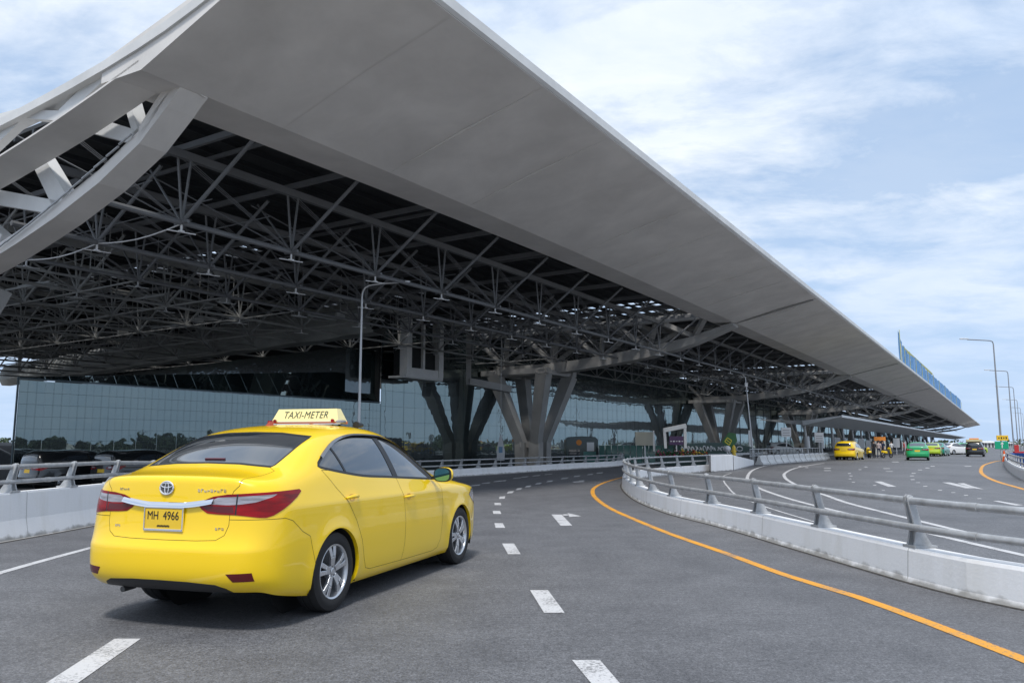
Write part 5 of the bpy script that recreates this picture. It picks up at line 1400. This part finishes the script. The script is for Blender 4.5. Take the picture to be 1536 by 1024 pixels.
# ------------------------------------------------------------------ far ground things
def leaves(c, rx, ry, rz, count, size, rnd_, b):
    for k in range(count):
        while True:
            p = Vector((rnd_.uniform(-1,1), rnd_.uniform(-1,1), rnd_.uniform(-1,1)))
            if .25 < p.length < 1: break
        q = c + Vector((p.x*rx, p.y*ry, p.z*rz)); u = Vector((rnd_.uniform(-1,1), rnd_.uniform(-1,1), rnd_.uniform(-1,1))).normalized(); v = u.orthogonal().normalized(); w_ = u.cross(v); s_ = size*rnd_.uniform(.6,1.4)
        b.poly([q-v*s_, q+w_*s_*.8, q+v*s_, q-w_*s_*.8])
FOL = mat('distant_foliage', (.055,.085,.045), rough=.8, var=.5, vscale=.3)
rt_ = random.Random(21); b = MB()
for k in range(60):          # wooded bank on the far side of the approach road; the glass wall mirrors it
    s = 34 + k*2.4 + rt_.uniform(-1,1); n_ = -34 + rt_.uniform(-5,3); h = rt_.uniform(1.7,2.5) + .45*math.sin(k*.45)
    for j in range(3): leaves(P(s+rt_.uniform(-1.5,1.5), n_+rt_.uniform(-1,1), -CAMH + h*.55), 2.0, 1.6, h*.55, 120, .28, rt_, b)
stuff(tag(b.build('tree_belt', FOL, fix=False), 'belt of low dark trees beyond the right edge of the road, mirrored in the glass wall', 'trees'))
b = MB()
for k in range(60): leaves(Vector((330+k*9+rt_.uniform(-4,4), 640+rt_.uniform(-30,30), 1.5)), 9, 6, rt_.uniform(2.5,5), 50, 1.1, rt_, b)
for k in range(60): leaves(Vector((-520+k*6+rt_.uniform(-4,4), 420+rt_.uniform(-30,30), 1.5)), 8, 6, rt_.uniform(2,4), 50, 1.0, rt_, b)
stuff(tag(b.build('distant_trees', FOL, fix=False), 'far-off line of trees along the horizon', 'trees'))
for k, (px0, px1, top, Y, lab) in enumerate(((1476,1497,661.5,330,'long low white shed on the horizon left of the green sign'),(1510,1522,663,360,'small pale shed on the horizon between the right lamp posts'))):
    a, c = AT(px0,666,Y), AT(px1,666,Y); H_ = AT(px0,top,Y).z; t_ = thing('shed', lab, 'shed', ((a.x+c.x)/2, Y, -.6))
    MB().box(((a.x+c.x)/2, Y+6, H_*.36-.3), (c.x-a.x, 12, H_*.72+.6)).build('wall', mat('shed_wall', (.55,.55,.56), rough=.7, var=.1), t_)
    MB().prism([(a.x-.5,Y-.5,H_*.72), (c.x+.5,Y-.5,H_*.72), (c.x+.5,Y+6,H_), (a.x-.5,Y+6,H_)], UP*.2).prism([(a.x-.5,Y+12.5,H_*.72), (c.x+.5,Y+12.5,H_*.72), (c.x+.5,Y+6.02,H_), (a.x-.5,Y+6.02,H_)], UP*.2).build('roof', LIGHTB, t_)
    for j in range(4): MB().box((a.x+(c.x-a.x)*(j+.5)/4, Y-.03, .9), ((c.x-a.x)*.12,.05,2.2)).build('door', DARKM, t_)
t_ = thing('shed', 'dark low shed with a sloping roof seen past the left end of the glass wall', 'shed', AT(6,690,75)); a, c = AT(-40,690,75), AT(19,690,75)
MB().prism([(a.x,75,-.6), (c.x,75,-.6), (c.x,75,.2), (c.x-2.0,75,1.2), (a.x,75,1.5)], (0,8,0)).build('wall', mat('shed_dark', (.05,.055,.06), rough=.7, var=.3), t_); MB().beam((c.x+.2,74.9,.2), (c.x-2.1,74.9,1.28), .3,.12).beam((c.x-2.1,74.9,1.28), (a.x,74.9,1.6), .3,.12).build('roof', DARKM, t_)
# ------------------------------------------------------------------ people by the kerb
SKIN = mat('skin', (.42,.24,.16), rough=.55); HAIR = mat('black_hair', (.01,.009,.008), rough=.6)
def person(label, loc, rz, top, legs, pose=0, group=None):
    root = thing('person', label, 'person', loc, rz, group)
    j = {'pel':(0,0,.93,.125),'wst':(0,0,1.08,.115),'chs':(0,.01,1.28,.135),'nk':(0,.01,1.44,.055),'hd0':(0,.02,1.50,.060),'hd1':(0,.035,1.60,.088),'hd2':(0,.02,1.68,.062)}
    E_ = [('pel','wst'),('wst','chs'),('chs','nk'),('nk','hd0'),('hd0','hd1'),('hd1','hd2')]
    for sg, n_ in ((1,'r'),(-1,'l')):
        st = .10*sg*pose
        j.update({'hp'+n_:(sg*.09,0,.88,.10),'kn'+n_:(sg*.10,st*.6+.02,.49,.062),'an'+n_:(sg*.11,st-.02,.09,.042),'to'+n_:(sg*.13,st+.14,.035,.032),
                  'sh'+n_:(sg*.19,0,1.38,.062),'el'+n_:(sg*.25,-.03-st*.4,1.12,.043),'wr'+n_:(sg*.25,.10-st,.90 if pose else 1.0,.03),'ha'+n_:(sg*.24,.15-st,.83 if pose else .98,.034)})
        E_ += [('pel','hp'+n_),('hp'+n_,'kn'+n_),('kn'+n_,'an'+n_),('an'+n_,'to'+n_),('chs','sh'+n_),('sh'+n_,'el'+n_),('el'+n_,'wr'+n_),('wr'+n_,'ha'+n_)]
    ks = list(j); me = bpy.data.meshes.new('body'); me.from_pydata([j[k][:3] for k in ks], [(ks.index(a), ks.index(b_)) for a, b_ in E_], [])
    o = bpy.data.objects.new('body_src', me); COL.objects.link(o); md = o.modifiers.new('skin', 'SKIN'); md.use_smooth_shade = True
    for i, k in enumerate(ks): me.skin_vertices[0].data[i].radius = (j[k][3], j[k][3]*.85); me.skin_vertices[0].data[i].use_root = (k == 'pel')
    ss_ = o.modifiers.new('sub', 'SUBSURF'); ss_.levels = ss_.render_levels = 1
    m2 = bpy.data.meshes.new_from_object(o.evaluated_get(bpy.context.evaluated_depsgraph_get())); COL.objects.unlink(o); bpy.data.objects.remove(o)
    m2.materials.clear(); [m2.materials.append(x) for x in (SKIN, top, legs)]
    for p in m2.polygons:
        c = p.center; p.material_index = 0
        if c.z < .96 and abs(c.x) < .22: p.material_index = 2
        elif .90 < c.z < 1.43 and not (abs(c.x) > .21 and c.z < 1.1): p.material_index = 1
    m2.name = 'body'; ob = bpy.data.objects.new('body', m2); COL.objects.link(ob); ob.parent = root
    b = MB(); rows = []
    for i in range(6): rows.append([Vector((.092*math.sin(PI*i/8)*math.cos(2*PI*k/12), .012+.098*math.sin(PI*i/8)*math.sin(2*PI*k/12), 1.635+.10*math.cos(PI*i/8))) for k in range(13)])
    b.grid(rows).build('hair', HAIR, root, smooth=True); return root
def cloth(n_, c): return mat('cloth_'+n_, c, rough=.9, var=.15, vscale=20)
gp = G(1316,686.5); 
person('person in a dark jacket and black trousers, tallest of the kerbside group', G(1312,687), .5, cloth('black', (.02,.02,.025)), cloth('black', (.02,.02,.025)))
person('person in a pale top and dark trousers beside the yellow motorbike', G(1319,686.8), -.8, cloth('pale', (.50,.42,.42)), cloth('navy', (.02,.03,.07)), 1)
person('person in a navy shirt bending towards the parked motorbikes', G(1325,686.4), 2.2, cloth('navy', (.02,.03,.07)), cloth('black', (.02,.02,.025)), 1)
person('person in a white shirt under the canopy right of the orange topped booth', G(1338,684), .2, cloth('white', (.6,.6,.6)), cloth('grey', (.15,.15,.16)))
person('person in a red shirt under the canopy left of the green taxi', G(1357,682.5), 1.2, cloth('red', (.45,.03,.04)), cloth('grey', (.15,.15,.16)), 1)
def motorbike(label, loc, rz, m_):
    t = thing('motorbike', label, 'motorbike', loc, rz, None)
    for y in (-.62,.62):
        rows = []; b = MB()
        for i in range(17): rows.append([Vector((.05*math.cos(2*PI*k/8), y+(.25+.05*math.sin(2*PI*k/8))*math.cos(2*PI*i/16), .30+(.25+.05*math.sin(2*PI*k/8))*math.sin(2*PI*i/16))) for k in range(9)])
        b.grid(rows).build('wheel', TYRE, t, smooth=True)
    b = MB(); b.beam((0,-.62,.32), (0,0,.42), .10,.14).beam((0,0,.42), (0,.40,.72), .12,.20).beam((0,.62,.3), (0,.40,.98), .08,.08).tube((-.32,.36,1.02), (.32,.36,1.02), .02, 6); b.build('frame', DARKM, t)
    b = MB(); b.beam((0,.50,.42), (0,.36,.95), .34,.10).beam((0,-.75,.62), (0,-.1,.55), .26,.22).beam((0,.36,.9), (0,.46,1.02), .2,.14); b.build('fairing', m_, t, bevel=.03); MB().beam((0,-.68,.80), (0,.12,.76), .24,.10).build('seat', TRIM, t, bevel=.03); return t
motorbike('yellow motorbike parked left of the kerbside people', G(1304,687), -.3, YELLOW); motorbike('yellow motorbike with a black seat parked right of the kerbside people', G(1331,686.6), -1.0, YELLOW)
# ------------------------------------------------------------------ cars
build_taxi()
def car_at(root, loc, rz, label=None, group=None):
    root.location = loc; root.rotation_euler = (0,0,rz)
    if label: root['label'] = label
    if group: root['group'] = group
    return root
protos = {}
def small_car(kind, paint, label, cat, loc, rz, sign=None):
    key = (kind, paint.name)
    t = thing(cat.replace(' ', '_'), label, cat, loc, rz)
    if kind not in protos:
        build_sedan(t, paint, 2, False, boxy_cage() if kind == 'boxy' else taxi_cage(), kind == 'boxy'); protos[kind] = (t, paint)
    else:
        src, pm = protos[kind]
        def cp(o, par):
            c = o.copy(); COL.objects.link(c); c.parent = par
            if o.data and pm.name in [m_.name for m_ in o.data.materials if m_]:
                c.data = o.data.copy(); c.data.materials[0] = paint
            for ch in [x for x in COL.objects if x.parent == o]: cp(ch, c)
        for ch in [x for x in COL.objects if x.parent == src and x.name.split('.')[0] not in ('roof_sign',)]: cp(ch, t)
    if sign:
        b = MB(); zt = 1.66 if kind == 'boxy' else 1.55; b.prism([Vector((-.3,.8,zt)), Vector((.3,.8,zt)), Vector((.25,.8,zt+.14)), Vector((-.25,.8,zt+.14))], (0,.14,0)); b.build('roof_sign', sign, t)
    return t
hd = -AZ
SIGNW = mat('small_sign_cream', (.8,.72,.4), rough=.5)
small_car('boxy', YELLOW, 'yellow people carrier taxi seen from behind at the kerb under the white canopy', 'people carrier', G(1270,689.5), hd-.05)
small_car('sedan', GREEN, 'bright green saloon driving away on the far carriageway', 'car', G(1377,690), hd+.08, None)
small_car('boxy', BLACKP, 'dark van with a pale yellow topped load, farthest vehicle in the open lanes', 'van', G(1463,684.5), hd)
vt = [o for o in COL.objects if o.get('category') == 'van'][0]
MB().box((0,-.1,1.72), (1.5,1.5,.26)).build('roof_load', mat('cream_load', (.6,.52,.30), rough=.7), vt, bevel=.04); MB().box((0,-.1,1.92), (.9,.7,.14)).build('roof_load', ORG, vt, bevel=.03)
small_car('sedan', LIME, 'lime green and yellow saloon left of the row beyond the green car', 'car', G(1399,684), hd)
small_car('sedan', mat('taxi_teal_paint', (.01,.25,.17), rough=.3, coat=.8), 'teal saloon at the kerb just right of the bright green car', 'car', G(1406,683.5), hd-.1)
small_car('sedan', WHITEP, 'white saloon far off at the kerb between the green cars', 'car', G(1422,681.5), hd-.6)
small_car('sedan', mat('taxi_mint_paint', (.04,.42,.14), rough=.3, coat=.8), 'light green saloon far off at the kerb right of the white one', 'car', G(1434,681), hd-.9)
small_car('sedan', LIME, 'lime saloon farthest along the kerb', 'car', G(1447,680.5), hd-.7)
small_car('boxy', WHITEP, 'white minivan standing behind the railing left of the white canopy column', 'minivan', Vector((AT(1163,680,104).x,104,-.02)), hd-.9)
small_car('boxy', BLACKP, 'black van parked on the inner road, left one of the pair behind the left railing', 'van', Vector((-18.6,32.2,LOW)), hd)
small_car('boxy', BLACKP, 'black van parked on the inner road, right one of the pair behind the left railing', 'van', Vector((-15.9,32.5,LOW)), hd+.1)
# ------------------------------------------------------------------ sky, sun, camera
SUN_EL, SUN_AZ = R(62), R(188)     # azimuth clockwise from +Y (behind the camera, a little left)
w = bpy.data.worlds.new('World'); scene.world = w; w.use_nodes = True; nt = w.node_tree
bg = nt.nodes['Background']; out = nt.nodes['World Output']
sky = nd(nt, 'ShaderNodeTexSky'); sky.sky_type = 'NISHITA'; sky.sun_disc = False; sky.sun_elevation = SUN_EL; sky.sun_rotation = SUN_AZ; sky.air_density = 1.0; sky.dust_density = 1.2; sky.ozone_density = 1.2
tc = nd(nt, 'ShaderNodeTexCoord'); sx = nd(nt, 'ShaderNodeSeparateXYZ'); nt.links.new(tc.outputs['Generated'], sx.inputs[0])
def math_(op, a, b=None, c=None, clamp=False):
    m = nd(nt, 'ShaderNodeMath'); m.operation = op; m.use_clamp = clamp
    for i, v in enumerate((a, b, c)):
        if v is None: continue
        if isinstance(v, (int, float)): m.inputs[i].default_value = v
        else: nt.links.new(v, m.inputs[i])
    return m.outputs[0]
den = math_('ADD', math_('MAXIMUM', sx.outputs[2], 0.), .16)
cx = math_('DIVIDE', sx.outputs[0], den); cy = math_('DIVIDE', sx.outputs[1], den)
cb = nd(nt, 'ShaderNodeCombineXYZ'); nt.links.new(cx, cb.inputs[0]); nt.links.new(cy, cb.inputs[1])
def cnoise(sc, det, ro, off, st, dist=0., rz=0.):
    mp = nd(nt, 'ShaderNodeMapping'); mp.inputs['Location'].default_value = off; mp.inputs['Scale'].default_value = st; mp.inputs['Rotation'].default_value = (0,0,rz); nt.links.new(cb.outputs[0], mp.inputs[0])
    n = nd(nt, 'ShaderNodeTexNoise'); n.inputs['Scale'].default_value = sc; n.inputs['Detail'].default_value = det; n.inputs['Roughness'].default_value = ro; n.inputs['Distortion'].default_value = dist
    nt.links.new(mp.outputs[0], n.inputs['Vector']); return n.outputs['Fac']
c1 = cnoise(.8, 9, .55, (3.1,1.7,0), (1,1.5,1), .5, .5); c2 = cnoise(3.2, 7, .62, (7.3,2.2,0), (1,1.4,1), .3, .6)
cov = math_('ADD', math_('MULTIPLY', c1, .58), math_('MULTIPLY', c2, .42))
r = nd(nt, 'ShaderNodeValToRGB'); e = r.color_ramp.elements; e[0].position = .42; e[0].color = (.36,.36,.36,1); e[1].position = .56; e[1].color = (1,1,1,1); nt.links.new(cov, r.inputs[0])
hz = nd(nt, 'ShaderNodeMapRange'); hz.inputs[1].default_value = 0; hz.inputs[2].default_value = .20; hz.inputs[3].default_value = .62; hz.inputs[4].default_value = 0; nt.links.new(sx.outputs[2], hz.inputs[0])
mask = r.outputs[0]
shade = nd(nt, 'ShaderNodeValToRGB'); e = shade.color_ramp.elements; K = 10.
c3 = cnoise(1.3, 8, .6, (11,5,0), (1,1.6,1), .4, .5)
e[0].position = .32; e[0].color = (.60,.71,.88,1); e[1].position = .66; e[1].color = (.85,.90,.96,1); nt.links.new(c3, shade.inputs[0])
vs = nd(nt, 'ShaderNodeVectorMath'); vs.operation = 'SCALE'; vs.inputs['Scale'].default_value = 1/.10; nt.links.new(shade.outputs[0], vs.inputs[0])
# clear parts stay a bright tropical blue; a pale blue veil towards the horizon
blue = nd(nt, 'ShaderNodeMixRGB'); blue.blend_type = 'MIX'; blue.inputs[0].default_value = .55; nt.links.new(sky.outputs[0], blue.inputs[1]); blue.inputs[2].default_value = (2.7,5.0,8.6,1)
veil = nd(nt, 'ShaderNodeMixRGB'); vr = nd(nt, 'ShaderNodeMapRange'); vr.inputs[1].default_value = 0; vr.inputs[2].default_value = .32; vr.inputs[3].default_value = .80; vr.inputs[4].default_value = 0; vr.interpolation_type = 'SMOOTHSTEP'; nt.links.new(sx.outputs[2], vr.inputs[0])
mx = nd(nt, 'ShaderNodeMixRGB'); nt.links.new(mask, mx.inputs[0]); nt.links.new(blue.outputs[0], mx.inputs[1]); nt.links.new(vs.outputs[0], mx.inputs[2])
nt.links.new(vr.outputs[0], veil.inputs[0]); nt.links.new(mx.outputs[0], veil.inputs[1]); veil.inputs[2].default_value = (4.7,6.2,8.5,1); nt.links.new(veil.outputs[0], bg.inputs[0]); bg.inputs[1].default_value = .10
l = bpy.data.lights.new('sun', 'SUN'); l.energy = 2.6; l.angle = R(10); l.color = (1,.96,.90)
lo = bpy.data.objects.new('sun', l); COL.objects.link(lo)
d = Vector((math.sin(SUN_AZ)*math.cos(SUN_EL), math.cos(SUN_AZ)*math.cos(SUN_EL), math.sin(SUN_EL)))
lo.rotation_euler = d.to_track_quat('Z', 'Y').to_euler(); lo.location = (0,-20,40)
cam = bpy.data.cameras.new('camera'); co = bpy.data.objects.new('camera', cam); COL.objects.link(co); scene.camera = co
co.location = (0,0,CAMH); co.rotation_euler = (PI/2+PITCH, 0, 0); cam.sensor_width = 36; cam.lens = FPX/1536*36; cam.clip_end = 6000; cam.clip_start = .05
scene.view_settings.view_transform = 'Standard'; scene.view_settings.look = 'None'; scene.view_settings.exposure = .22; scene.view_settings.gamma = 1
